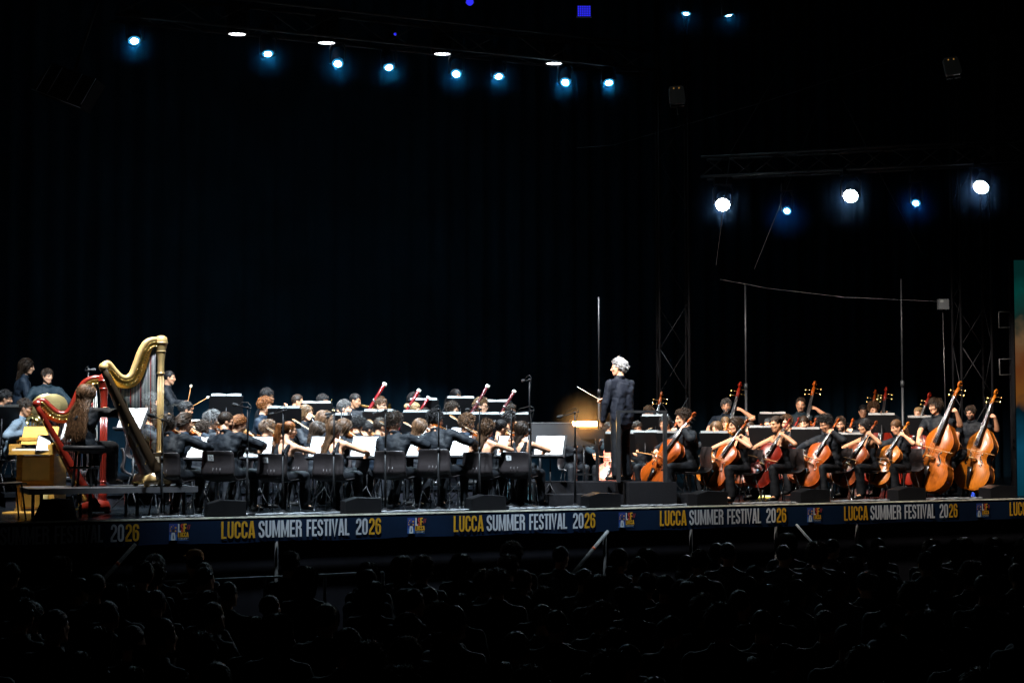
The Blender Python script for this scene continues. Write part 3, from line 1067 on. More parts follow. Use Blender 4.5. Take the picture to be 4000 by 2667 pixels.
# ------------------------------------------------------------------ wind instruments
WINDC = {}
def wind_thing(kind, M, label, dark=False):
    cat = {'clar': 'clarinet', 'bsn': 'bassoon', 'trumpet': 'trumpet', 'trombone': 'trombone', 'horn': 'french horn'}[kind]
    t = thing(cat.replace(' ', '_'), label, cat, M, 'wind instruments')
    if kind == 'clar':
        b = MB(); b.tube([(0, 0, 0), (0, .03, 0), (0, .10, 0), (0, .58, 0), (0, .66, 0)], [.034, .024, .015, .0145, .009], 8); obj('tube', b, M_grenadilla, t)
        kx = MB()
        for i in range(9): kx.tube([(.014, .13 + i * .045, .004), (.006, .13 + i * .045, .018), (-.012, .135 + i * .045, .010)], .0035, 5)
        kx.tube([(.013, .12, .012), (.013, .52, .012)], .003, 5)
        for y in (.10, .34, .55): kx.tube([(0, y, 0), (0, y + .012, 0)], .0175, 10)
        obj('keys', kx, M_silver, t)
    if kind == 'bsn':
        m = M_bassoon_dark if dark else M_bassoon
        b = MB(); b.tube([(0, -.05, 0), (0, .06, 0), (0, .62, 0), (0, 1.12, 0), (0, 1.28, 0)], [.030, .034, .030, .026, .030], 10); obj('long_joint', b, m, t)
        b = MB(); b.tube([(.036, 0, .01), (.036, .62, .01)], [.024, .018], 8); obj('wing_joint', b, m, t)
        b = MB(); b.tube([(0, 1.27, 0), (0, 1.285, 0), (0, 1.31, 0)], [.034, .036, .031], 12); obj('bell_ring', b, M_ivory, t)
        kx = MB()
        for y in (.08, .34, .60, .66, .98): kx.tube([(0, y, 0), (0, y + .022, 0)], .036, 10)
        for i in range(11): kx.tube([(.02, .14 + i * .07, .02), (.0, .15 + i * .07, .040), (-.02, .16 + i * .07, .026)], .005, 5)
        obj('keys', kx, M_silver, t)
        b = MB(); b.tube([(.036, .62, .01), (.045, .70, .03), (.08, .73, .10), (.10, .69, .19)], [.006, .005, .004, .003], 6); obj('crook', b, M_silver, t)
    if kind == 'trumpet':
        b = MB(); b.tube([(0, 0, 0), (0, .03, 0), (0, .34, 0), (0, .42, 0), (0, .48, 0)], [.010, .006, .008, .02, .058], 12, caps=False); obj('bell', b, M_brass, t)
        b = MB()
        b.tube([(0, .06, 0), (0, .08, -.06), (0, .12, -.07), (0, .36, -.07), (0, .40, -.04), (0, .38, 0)], .007, 7); obj('tubing', b, M_brass, t)
        b = MB()
        for y in (.18, .21, .24): b.tube([(.0, y, -.09), (0, y, .035)], .011, 8)
        obj('valves', b, M_silver, t)
    if kind == 'trombone':
        b = MB(); b.tube([(-.03, -.05, .02), (-.03, .30, .02), (-.03, .44, .02), (-.03, .52, .02)], [.009, .013, .035, .095], 14, caps=False); obj('bell', b, M_brass, t)
        b = MB(); b.tube([(0, 0, 0), (0, .75, -.02), (0, .78, -.06), (0, .74, -.10), (0, .1, -.07)], .008, 7); obj('slide', b, M_brass, t)
        b = MB(); b.tube([(0, 0, 0), (0, -.02, 0)], .012, 8); obj('mouthpiece', b, M_silver, t)
    if kind == 'horn':
        # coil in the local XY plane
        b = MB()
        for rr, dz in ((.13, 0), (.115, .018), (.10, -.012)):
            b.tube([(rr * math.cos(a), rr * math.sin(a), dz) for a in [k * math.pi / 10 for k in range(21)]], .010, 7)
        for x in (-.04, 0, .04): b.tube([(x, -.06, .02), (x * 1.2, .07, .02)], .013, 8)
        for x in (-.05, .02): b.tube([(x, -.10, .01), (x + .03, .09, .015)], .008, 7)
        obj('coils', b, M_brass, t)
        b = MB(); b.tube([(-.10, .08, 0), (-.05, -.10, -.03), (.03, -.20, -.06), (.09, -.26, -.10), (.12, -.29, -.125)], [.012, .02, .045, .095, .150], 16, caps=False); obj('bell', b, M_brass, t)
        b = MB(); b.tube([(.06, .11, 0), (.10, .19, .02), (.07, .27, .04)], [.008, .006, .008], 7); obj('lead_pipe', b, M_brass, t)
    return t

# ------------------------------------------------------------------ furniture
CH = {}
def chair_meshes():
    if CH: return CH
    # side profile (y, z), half width
    pr = [(.215, .435, .20), (.20, .450, .215), (.10, .448, .225), (-.05, .440, .228), (-.14, .440, .228), (-.195, .458, .230), (-.236, .495, .232), (-.246, .535, .232), (-.230, .60, .228), (-.222, .67, .224), (-.236, .75, .218), (-.249, .788, .210), (-.251, .800, .192)]
    nc = 11
    mb = MB(); vs = []; fs = []
    for layer in (0, 1):
        for i, (y, z, w) in enumerate(pr):
            for j in range(nc):
                s = -1 + 2 * j / (nc - 1)
                dish = (1 - s * s)
                yy, zz = y, z
                if z < .5: zz -= .022 * dish * (1 if i > 1 else .3)
                if z > .47: yy -= .035 * dish
                if layer:
                    if i < 5: zz -= .012
                    else: yy -= .012
                vs.append((s * w, yy, zz))
    n = len(pr) * nc
    for i in range(len(pr) - 1):
        for j in range(nc - 1):
            a = i * nc + j
            fs.append((a, a + nc, a + nc + 1, a + 1)); fs.append((n + a, n + a + 1, n + a + nc + 1, n + a + nc))
    for i in range(len(pr) - 1):
        a = i * nc; b = i * nc + nc - 1
        fs.append((a, n + a, n + a + nc, a + nc)); fs.append((b, b + nc, n + b + nc, n + b))
    for j in range(nc - 1):
        fs.append((j, j + 1, n + j + 1, n + j)); q = (len(pr) - 1) * nc + j
        fs.append((q, n + q, n + q + 1, q + 1))
    mb.add(vs, fs)
    CH['shell'] = mb.mesh('chair_shell')
    mb = MB()
    for x in (-.05, 0, .05): mb.tube([(x, -.278, .505), (x, -.290, .54), (x, -.275, .585)], .0085, 6)
    CH['rib'] = mb.mesh('chair_rib')
    mb = MB()
    for s in (-1, 1): mb.tube([(s * .17, .16, .425), (s * .17, -.12, .418)], .011, 7)
    mb.tube([(-.17, .10, .423), (.17, .10, .423)], .010, 7); mb.tube([(-.17, -.10, .418), (.17, -.10, .418)], .010, 7)
    CH['frame'] = mb.mesh('chair_frame')
    CH['legs'] = []
    for s in (-1, 1):
        for y, y2 in ((.15, .20), (-.10, -.22)):
            mb = MB(); mb.tube([(s * .17, y, .424), (s * .185, y + (y2 - y) * .15, .38), (s * .215, y2, .012)], .011, 8)
            mb.tube([(s * .215, y2, .02), (s * .216, y2, 0)], .014, 8)
            CH['legs'].append(mb.mesh('chair_leg'))
    return CH
def chair(M, label, number=None, group='plastic chairs of the orchestra'):
    c = chair_meshes()
    t = thing('chair', label, 'chair', M, group)
    sh = obj('seat_shell', c['shell'], M_plastic, t)
    obj('grip_ribs', c['rib'], M_plastic, sh)
    obj('frame', c['frame'], M_chrome, t)
    for l in c['legs']: obj('leg', l, M_chrome, t)
    if number:
        mb = MB(); mb.box((0, 0, 0), (.085, .0012, .075)); st = obj('number_card', mb, mat('card_white', (.75, .75, .74), .6), t, smooth=False)
        st.matrix_local = Matrix.Translation((-.085, -.2745, .712)) @ Matrix.Rotation(R(10), 4, 'X') @ Matrix.Rotation(R(-9), 4, 'Z')
        g = text_mb(number, .048, .060 if len(number) > 1 else .026)
        w = .060 if len(number) > 1 else .026
        obj('number', g, mat('card_ink', (.015, .015, .015), .6), st, M=Matrix.Translation((-w / 2, -.0016, -.024)), smooth=False)
    return t

SM = {}
def music_stand(M, h, label, tilt=28, sheet=None, group='music stands', lift=0.):
    """local +Y is the direction the reader looks; desk centre at height h; the sheet is its own thing"""
    if 'desk' not in SM:
        mb = MB(); mb.box((0, 0, 0), (.50, .006, .36)); mb.box((0, -.03, -.172), (.50, .066, .005)); mb.box((0, -.061, -.160), (.50, .004, .026))
        SM['desk'] = mb.mesh('desk', smooth=False)
        SM['leg'] = []
        for k in range(3):
            a = R(90 + 120 * k); mb = MB()
            mb.tube([(0, 0, .30), (math.cos(a) * .04, math.sin(a) * .04, .24), (math.cos(a) * .27, math.sin(a) * .27, .012)], .008, 6)
            SM['leg'].append(mb.mesh('stand_leg'))
        mb = MB(); vs = []; fs = []
        for side in (-1, 1):
            n0 = len(vs)
            for i in range(7):
                for j in range(2):
                    x = side * (.002 + .218 * i / 6)
                    yy = -.008 - .012 * math.sin(math.pi * i / 6) - .002 * i
                    vs.append((x, yy, -.150 + .31 * j))
            for i in range(6):
                a = n0 + i * 2
                fs.append((a, a + 2, a + 3, a + 1) if side > 0 else (a, a + 1, a + 3, a + 2))
        SM['sheet'] = MB().add(vs, fs).mesh('sheet')
    t = thing('music_stand', label, 'music stand', M, group)
    mb = MB(); mb.tube([(0, .02, .22), (0, .02, h * .6)], .0125, 8); mb.tube([(0, .02, h * .6), (0, .02, h - .02)], .009, 8); mb.tube([(0, .02, h * .6 - .03), (0, .02, h * .6 + .01)], .017, 8)
    obj('pole', mb, M_stand, t)
    for l in SM['leg']: obj('leg', l, M_stand, t)
    DM = Matrix.Translation((0, 0, h)) @ Matrix.Rotation(-R(tilt), 4, 'X')
    obj('desk', SM['desk'], M_stand, t, M=DM)
    if sheet:
        s = obj('sheet_music', SM['sheet'], M_SHEET)
        s.matrix_world = M @ DM @ Matrix.Translation((0, 0, lift))
        tag(s, sheet, 'sheet music', 'sheet music on the stands')
    return t
# printed pages
M_SHEET = mat('printed_sheet', (.86, .86, .85), .7)
def _sheet_nodes():
    nt = M_SHEET.node_tree; b = nt.nodes['Principled BSDF']
    tc = nt.nodes.new('ShaderNodeTexCoord')
    sep = nt.nodes.new('ShaderNodeSeparateXYZ'); nt.links.new(tc.outputs['Object'], sep.inputs[0])
    wv = nt.nodes.new('ShaderNodeMath'); wv.operation = 'MULTIPLY'; wv.inputs[1].default_value = 34
    nt.links.new(sep.outputs[2], wv.inputs[0])
    fr = nt.nodes.new('ShaderNodeMath'); fr.operation = 'FRACT'; nt.links.new(wv.outputs[0], fr.inputs[0])
    gt = nt.nodes.new('ShaderNodeMath'); gt.operation = 'LESS_THAN'; gt.inputs[1].default_value = .45; nt.links.new(fr.outputs[0], gt.inputs[0])
    nz = nt.nodes.new('ShaderNodeTexNoise'); nz.inputs['Scale'].default_value = 190; nt.links.new(tc.outputs['Object'], nz.inputs[0])
    g2 = nt.nodes.new('ShaderNodeMath'); g2.operation = 'GREATER_THAN'; g2.inputs[1].default_value = .57; nt.links.new(nz.outputs[0], g2.inputs[0])
    ml = nt.nodes.new('ShaderNodeMath'); ml.operation = 'MULTIPLY'; nt.links.new(gt.outputs[0], ml.inputs[0]); nt.links.new(g2.outputs[0], ml.inputs[1])
    mx = nt.nodes.new('ShaderNodeMix'); mx.data_type = 'RGBA'
    mx.inputs[6].default_value = (.86, .86, .85, 1); mx.inputs[7].default_value = (.25, .25, .26, 1)
    nt.links.new(ml.outputs[0], mx.inputs[0]); nt.links.new(mx.outputs[2], b.inputs['Base Color'])
    tr = nt.nodes.new('ShaderNodeBsdfTranslucent'); nt.links.new(mx.outputs[2], tr.inputs[0])
    ms = nt.nodes.new('ShaderNodeMixShader'); ms.inputs[0].default_value = .32
    ou = nt.nodes['Material Output']; nt.links.new(b.outputs[0], ms.inputs[1]); nt.links.new(tr.outputs[0], ms.inputs[2]); nt.links.new(ms.outputs[0], ou.inputs[0])
_sheet_nodes()

def mic_stand(p, h, boom, label, group='microphone stands', heading=0, mic_up=0.0):
    """round base, pole of height h, boom = (dx, dy, dz) to the microphone"""
    M = TR(p, heading)
    t = thing('microphone_stand', label, 'microphone stand', M, group)
    mb = MB(); mb.lathe([(.13, 0), (.13, .012), (.04, .028), (.016, .05)], 18); obj('base', mb, M_darkmetal, t)
    mb = MB(); mb.tube([(0, 0, .03), (0, 0, h * .62)], .0125, 8); mb.tube([(0, 0, h * .6), (0, 0, h)], .0085, 8); mb.tube([(0, 0, h * .6 - .04), (0, 0, h * .6 + .03)], .018, 8)
    obj('pole', mb, M_stand, t)
    b = V(boom); u = b.normalized()
    mb = MB(); mb.tube([V((0, 0, h)) - u * .12, V((0, 0, h)) + b], .007, 6); mb.ell((0, 0, h), (.022, .022, .022), seg=8, rings=6)
    obj('boom', mb, M_stand, t)
    mb = MB(); e = V((0, 0, h)) + b
    mb.tube([e, e + u * .05, e + u * .06, e + u * .17], [.011, .011, .022, .022], 8); mb.ell(e + u * .17, (.022, .022, .022), seg=8, rings=6)
    obj('microphone', mb, M_foam, t)
    mb = MB()
    s0 = V((0, 0, h)) - u * .12
    mb.tube([e, e + V((0, 0, .05)) - u * .1, V((0, 0, h + .07)), s0 + V((0, 0, .03)), V((0.012, .014, h - .15)), V((.012, .014, .3)), V((.03, .03, .02))], .004, 5)
    obj('cable', mb, M_rubber, t)
    return t

WD = {}
def wedge(M, label):
    if not WD:
        mb = MB()
        poly = [(-.24, 0), (.24, 0), (.24, .19), (-.06, .205), (-.24, .155)]
        mb.prism(poly, -.16, .16); WD['box'] = mb.mesh('monitor_box', smooth=False)
        mb = MB(); mb.prism([(-.225, .157), (-.06, .203), (-.06, .211), (-.225, .165)], -.145, .145); WD['grille'] = mb.mesh('monitor_grille', smooth=False)
        mb = MB(); mb.box((.242, 0, .1), (.006, .1, .035)); WD['handle'] = mb.mesh('monitor_handle', smooth=False)
    t = thing('stage_monitor', label, 'loudspeaker', M, 'wedge monitors along the stage edge')
    obj('cabinet', WD['box'], M_black, t); obj('grille', WD['grille'], M_darkmetal, t); obj('handle', WD['handle'], M_rubber, t)
    return t

# ------------------------------------------------------------------ stroke lettering
def arcp(cx, cz, rx, rz, a0, a1, n=6):
    return [(cx + rx * math.cos(R(a0 + (a1 - a0) * i / n)), cz + rz * math.sin(R(a0 + (a1 - a0) * i / n))) for i in range(n + 1)]
T_ = .128
def glyph(c):
    """centre-line polylines in a box (width w, height 1), stroke T_"""
    h = T_ / 2; w = .40; l, r, b, t = h, w - h, h, 1 - h
    rx = (r - l) / 2; cx = w / 2; ry = .17
    if c == 'L': return .34, [[(l, 1), (l, b), (.34, b)]]
    if c == 'U': return w, [[(l, 1)] + arcp(cx, b + ry, rx, ry, 180, 360) + [(r, 1)]]
    if c == 'C': return w, [[(r, .66)] + arcp(cx, t - ry, rx, ry, 0, 180) + arcp(cx, b + ry, rx, ry, 180, 360) + [(r, .34)]]
    if c == 'A': return .44, [[(.06, 0), (.22 - .02, 1)], [(.38, 0), (.24, 1)], [(.10, .24), (.34, .24)]]
    if c == 'S': return w, [[(r, .70)] + arcp(cx, t - ry, rx, ry, 0, 180) + [(l, .70), (l + .03, .60), (r - .03, .40), (r, .30)] + arcp(cx, b + ry, rx, ry, 0, -180) + [(l, .30)]]
    if c == 'M': return .54, [[(h, 0), (h, 1)], [(.54 - h, 0), (.54 - h, 1)], [(h + .02, 1), (.27, .12), (.54 - h - .02, 1)]]
    if c == 'E': return .35, [[(.35, t), (l, t), (l, b), (.35, b)], [(l, .5), (.32, .5)]]
    if c == 'F': return .34, [[(.34, t), (l, t), (l, 0)], [(l, .5), (.31, .5)]]
    if c == 'R': return w, [[(l, 0), (l, t), (cx, t)] + arcp(cx, t - .19, rx, .19, 90, -90) + [(l, t - .38)], [(cx + .03, t - .38), (r, .42), (r, 0)]]
    if c == 'T': return .36, [[(0, t), (.36, t)], [(.18, t), (.18, 0)]]
    if c == 'I': return T_, [[(h, 0), (h, 1)]]
    if c == 'V': return .44, [[(.05, 1), (.22, .04), (.39, 1)]]
    if c == 'N': return w, [[(l, 0), (l, 1)], [(r, 0), (r, 1)], [(l, .95), (r, .05)]]
    if c == 'Y': return .42, [[(.05, 1), (.21, .45), (.37, 1)], [(.21, .45), (.21, 0)]]
    if c == '2': return w, [[(l, .70)] + arcp(cx, t - ry, rx, ry, 180, 0) + [(r, .70), (r - .02, .58), (l, .22), (l, b), (w, b)]]
    if c == '0': return w, [arcp(cx, t - ry, rx, ry, 0, 180) + arcp(cx, b + ry, rx, ry, 180, 360) + [(r, t - ry)]]
    if c == '6': return w, [[(r, .72)] + arcp(cx, t - ry, rx, ry, 0, 180) + arcp(cx, b + ry, rx, ry, 180, 360) + arcp(cx, .42, rx, ry, 0, 180)]
    if c == '9': return w, [[(l, .28)] + arcp(cx, b + ry, rx, ry, 180, 360) + arcp(cx, t - ry, rx, ry, 0, 180) + arcp(cx, .58, rx, ry, 180, 360)]
    if c == '1': return .28, [[(.02, .78), (.19, .93), (.19, 0)]]
    if c == '/': return .34, [[(.04, 0), (.30, 1)]]
    return .2, []
def text_mb(txt, h, width, bold=1.0, gap=.06):
    """flat letters facing -Y, starting at x=0, baseline z=0, total width fitted"""
    adv = []; x = 0
    for c in txt:
        w, pl = glyph(c)
        adv.append((x, pl)); x += w + gap
    tot = x - gap
    sx = width / tot; mb = MB()
    lay = 0
    for x0, pls in adv:
        for pl in pls:
            P = [V(((x0 + a) * sx, b * h)) for a, b in pl]
            Q = [P[0]]
            for p in P[1:]:
                if (p - Q[-1]).length > 1e-5: Q.append(p)
            P = Q
            hw = T_ / 2 * h * bold * min(1.0, .75 + .25 * sx / h)
            lft = []; rgt = []
            for i, p in enumerate(P):
                d0 = (P[i] - P[i - 1]).normalized() if i > 0 else (P[1] - P[0]).normalized()
                d1 = (P[i + 1] - P[i]).normalized() if i < len(P) - 1 else d0
                n0 = V((-d0.y, d0.x)); n1 = V((-d1.y, d1.x))
                m = (n0 + n1); m = m.normalized() if m.length > 1e-4 else n0
                k = hw / max(.5, m.dot(n0))
                lft.append(p + m * k); rgt.append(p - m * k)
            yy = -.0004 * (lay % 3); lay += 1
            vs = [(q.x, yy, q.y) for q in lft] + [(q.x, yy, q.y) for q in rgt]
            n = len(P)
            mb.add(vs, [(i, i + n, i + n + 1, i + 1) for i in range(n - 1)])
    return mb

# ================================================================== setting
def struct(name, mb, m, smooth=False):
    o = obj(name, mb, m, smooth=smooth); o['kind'] = 'structure'; return o
mb = MB(); mb.add([(-34, -8, 0), (34, -8, 0), (34, 44, 0), (-34, 44, 0)], [(0, 1, 2, 3)])
struct('ground', mb, mat('square_paving', (.06, .058, .055), .8, var=.3, vscale=2, bump=.3, bscale=6))

# stage deck: a slab whose front edge runs along the banner
def on_edge(name, m, s0, s1, v0, v1, z0, z1, smooth=False):
    mb = MB()
    vs = [edge(s, v, z) for z in (z0, z1) for s, v in ((s0, v0), (s1, v0), (s1, v1), (s0, v1))]
    mb.add(vs, [(3, 2, 1, 0), (4, 5, 6, 7), (0, 1, 5, 4), (1, 2, 6, 5), (2, 3, 7, 6), (3, 0, 4, 7)])
    return mb
dk = struct('stage', on_edge('', None, -6, 22, 0.03, 13, STAGE - .12, STAGE), M_deck)
# deck panels, each with its own joint
for i in range(9):
    for j in range(3):
        s0 = -5 + i * 2; v0 = .05 + j * 2
        p = obj('deck_panel', on_edge('', None, s0 + .004, s0 + 1.996, v0, v0 + 1.992, STAGE + .002, STAGE + .006 + .0015 * ((i * 7 + j * 3) % 3)), M_deck, dk, smooth=False)
t = thing('edge_trim', 'pale metal strip along the front edge of the stage', 'trim', None)
obj('strip', on_edge('', None, -6, 22, -.012, .022, STAGE - .008, STAGE + .011), M_trim, t, smooth=False)
struct('stage_skirt', on_edge('', None, -6, 22, .10, .14, 0, STAGE - .13), M_drape)

# back drape with folds
mb = MB(); vs = []; fs = []
N = 260
for i in range(N + 1):
    s = -8 + 30 * i / N
    v = 8.6 + .07 * math.sin(i * 1.9) + .03 * math.sin(i * .7 + 1)
    vs.append(edge(s, v, STAGE)); vs.append(edge(s, v, STAGE + 11.5))
for i in range(N): fs.append((2 * i, 2 * i + 2, 2 * i + 3, 2 * i + 1))
mb.add(vs, fs)
tag(obj('backdrop_curtain', mb, mat('backdrop_cloth', (.006, .020, .034), .95, spec=.05, var=.25, vscale=1.2)), 'huge black curtain hanging behind the whole orchestra', 'curtain')

# ------------------------------------------------------------------ banner
M_ban = mat('banner_navy', (.0014, .0085, .026), .6, spec=.15, var=.18, vscale=1.5, bump=.12, bscale=5)
M_yel = mat('banner_yellow', (.50, .25, .004), .6)
M_gry = mat('banner_white', (.42, .44, .48), .6)
M_red = mat('banner_red', (.36, .03, .012), .6)
M_blu = mat('logo_blue', (.008, .028, .17), .6)
M_lblu = mat('logo_light_blue', (.02, .09, .28), .6)
M_bla = mat('logo_black', (.01, .01, .012), .6)
ban = thing('banner', 'long navy festival banner with yellow and white lettering under the stage edge', 'banner')
mb = MB(); vs = []; fs = []
N = 120
for i in range(N + 1):
    s = -6 + 28 * i / N
    w = .006 * math.sin(i * 1.7) + .004 * math.sin(i * .61)
    for z, k in ((STAGE - .032, 0), (STAGE - .16, .6), (STAGE - .312, 1)):
        vs.append(edge(s, -.020 - w * k * .3, z + (.007 * math.sin(i * .9) + .004 * math.sin(i * 2.3) if k == 1 else 0)))
for i in range(N):
    for k in range(2):
        a = i * 3 + k
        fs.append((a, a + 3, a + 4, a + 1))
mb.add(vs, fs)
obj('cloth', mb, M_ban, ban)
S0 = 1.0
def s_of(px):
    k = (px - 2000) / F
    return ((pos(px, 0) - edge(0, 0)).dot(V((DX, DY, 0))))
SL0, SL3 = s_of(868), s_of(3287)
PER = (SL3 - SL0) / 3
def ban_mat(s, z, y=-.030):
    M = Matrix.Rotation(EDGE_ROT, 4, 'Z'); M.translation = edge(s, y, z)
    return M
TXT = [('LUCCA', 0, .430, 'y'), ('SUMMER', .476, 1.038, 'w'), ('FESTIVAL', 1.106, 1.676, 'w'), ('20', 1.767, 1.925, 'w'), ('26', 1.945, 2.108, 'y')]
KP = PER / 3.13
LT = {}
for i in range(-1, 6):
    for w, a, b, c in TXT:
        if w not in LT: LT[w] = text_mb(w, .214, (b - a) * KP).mesh('lettering', smooth=False)
        obj('lettering', LT[w], M_yel if c == 'y' else M_gry, ban, M=ban_mat(SL0 + i * PER + a * KP, STAGE - .258))
    x0 = SL0 + i * PER + 2.475 * KP
    pn = obj('emblem_panel', MB().box((.052, 0, .105), (.104, .001, .212)), M_blu, ban, M=ban_mat(x0, STAGE - .264), smooth=False)
    q = MB(); q.box((.052, -.0012, .038), (.100, .0008, .070)); obj('emblem_water', q, M_lblu, pn, smooth=False)
    q = MB(); q.add([(x, -.0022, z) for x, z in ((.022, .015), (.030, .006), (.074, .006), (.082, .015), (.071, .100), (.033, .100))], [(0, 1, 2, 3, 4, 5)]); obj('emblem_shape', q, M_gry, pn, smooth=False)
    q = MB(); q.add([(x, -.0030, z) for x, z in ((.046, .03), (.060, .024), (.058, .055), (.052, .088), (.047, .060))], [(0, 1, 2, 3, 4)]); q.ell((.052, -.0026, .125), (.016, .0006, .022), seg=8, rings=4); obj('emblem_figure', q, M_bla, pn, smooth=False)
    q = MB()
    for x, z, r in ((.018, .122, .009), (.080, .118, .010), (.080, .160, .012), (.016, .150, .006), (.028, .172, .008), (.050, .185, .005)): q.ell((x, -.0026, z), (r, .0006, r * 1.1), seg=7, rings=4)
    obj('emblem_spots', q, M_yel, pn, smooth=False)
    for ch, xo, m in (('L', .112, M_gry), ('S', .146, M_red), ('F', .180, M_yel)):
        if ('logo', ch) not in LT: LT['logo', ch] = text_mb(ch, .100, .036, 1.35).mesh('logo_letter', smooth=False)
        obj('logo_letter', LT['logo', ch], m, ban, M=ban_mat(x0 + xo, STAGE - .158, -.0305 - .001 * 'LSF'.index(ch)))
    if 'l16' not in LT:
        LT['l16'] = text_mb('//', .060, .040, .8).mesh('logo_slash', smooth=False)
        LT['llucca'] = text_mb('LUCCA', .060, .130, 1.3).mesh('logo_town', smooth=False)
        LT['ltus'] = text_mb('TUSCANY', .022, .125, 1.0, .22).mesh('logo_region', smooth=False)
    obj('logo_slash', LT['l16'], M_red, ban, M=ban_mat(x0 + .222, STAGE - .130))
    obj('logo_town', LT['llucca'], M_yel, ban, M=ban_mat(x0 + .112, STAGE - .222))
    obj('logo_region', LT['ltus'], M_gry, ban, M=ban_mat(x0 + .114, STAGE - .252))
    obj('logo_wave', MB().box((.065, 0, 0), (.13, .0008, .004)), M_lblu, ban, M=ban_mat(x0 + .112, STAGE - .262), smooth=False)

# supports under the stage: diagonal scaffold tubes
M_tube = mat('scaffold_white', (.22, .23, .23), .6, var=.3)
M_tape = mat('orange_tape', (.75, .13, .02), .5)
def stay(px0, py0, px1, py1, d, label, tape=None, rad=.024):
    a = at(px0, py0, d); b = at(px1, py1, d - .35)
    t = thing('stage_brace', label, 'brace', Matrix.Translation(b), 'braces under the stage')
    mb = MB(); mb.tube([V((0, 0, 0)) - (a - b).normalized() * .5, a - b], rad, 10); obj('tube', mb, M_tube, t)
    if tape:
        mb = MB(); u = (a - b); mb.tube([u * (tape - .035), u * (tape + .035)], rad + .002, 10); obj('tape_band', mb, M_tape, t)
    return t
stay(536, 2122, 410, 2262, 19.5, 'white diagonal brace with an orange band below the left banner', .45)
stay(2372, 2072, 2300, 2158, 21.9, 'white diagonal brace with an orange band below the conductor', .22)
stay(3106, 2046, 3168, 2118, 23.2, 'pale diagonal brace under the cellists', rad=.018)
mb = MB(); a = at(40, 2292, 18.6); b = at(1500, 2230, 20.3)
mb.tube([a, b], .016, 8)
ra = thing('barrier_rail', 'thin pale crowd barrier rail below the left of the stage', 'barrier')
obj('rail', mb, mat('dull_rail', (.07, .072, .072), .6), ra)
for i in range(7):
    q = a.lerp(b, i / 6); mb = MB(); mb.tube([V((q.x, q.y, 0)), q], .02, 8); obj('post', mb, M_darkmetal, ra)
for i, px in enumerate((1085, 2360, 2695, 3025, 3340)):
    p = pos(px, .07); t = thing('scaffold_post', 'dim steel scaffold post under the stage, ' + ('below the ponytail violinist', 'below the conductor', 'below the first cellist', 'below the red cello', 'below the long black haired cellist')[i], 'post', Matrix.Translation(p), 'scaffold posts behind the banner')
    mb = MB(); mb.tube([(0, 0, .02), (0, 0, STAGE - .13)], .024, 8); obj('tube', mb, mat('grimy_post', (.035, .036, .036), .7), t)  # posts in one even dark grey
    mb = MB(); mb.box((0, 0, .01), (.12, .12, .02)); obj('foot_plate', mb, M_darkmetal, t, smooth=False)

# ------------------------------------------------------------------ risers, podium
def slab(name, label, cat, s0, s1, v0, v1, h, m=M_black):
    t = thing(name, label, cat)
    obj('top', on_edge('', None, s0, s1, v0, v1, STAGE + h - .05, STAGE + h), m, t, smooth=False)
    obj('front_panel', on_edge('', None, s0 + .02, s1 - .02, v0 + .03, v0 + .05, STAGE + .008, STAGE + h - .05), M_drape, t, smooth=False)
    obj('back_panel', on_edge('', None, s0 + .02, s1 - .02, v1 - .05, v1 - .03, STAGE + .008, STAGE + h - .05), M_drape, t, smooth=False)
    return t
RW, RB, RP = .20, .38, .42
slab('riser', 'low black riser carrying the woodwind players', 'riser', -2.2, 6.2, 3.55, 4.95, RW, M_deck)
slab('riser', 'higher black riser carrying the brass players', 'riser', -2.2, 6.2, 5.05, 6.9, RB, M_deck)
slab('riser', 'black riser carrying the percussionists at far left', 'riser', -5.5, -2.25, 5.05, 7.4, RP, M_deck)

# podium: boxes covered with charcoal carpet
PZ = .335
pc = pos(2440, 1.05)
pod = thing('conductor_podium', 'charcoal carpeted podium box under the conductor', 'podium', TR(V((pc.x, pc.y, STAGE)), -8))
mb = MB(); mb.box((.30, -.22, PZ / 2 + .004), (.70, .62, PZ - .008)); obj('front_block', mb, M_carpet, pod, smooth=False)
mb = MB(); mb.box((-.30, .42, PZ / 2), (2.0, .64, PZ - .03)); obj('rear_block', mb, M_carpet, pod, smooth=False)
mb = MB(); mb.box((-.66, -.20, .085), (1.08, .5, .15)); obj('step', mb, M_carpet, pod, smooth=False)
mb = MB(); mb.box((.86, -.15, .085), (.26, .5, .15)); obj('side_step', mb, M_carpet, pod, smooth=False)
M_rail = mat('worn_black_steel', (.022, .023, .025), .38, .2, var=.3, vscale=12)
# guard rail behind the conductor (black steel frame)
g = thing('guard_rail', 'black square steel guard rail behind the conductor', 'railing', TR(V((pc.x, pc.y, STAGE + PZ)), -8))
for x in (-.19, .50):
    mb = MB(); mb.box((x, -.44, .50), (.055, .05, 1.0)); obj('post', mb, M_rail, g, smooth=False)
mb = MB(); mb.box((.155, -.44, 1.02), (.745, .05, .035)); obj('top_bar', mb, M_rail, g, smooth=False)

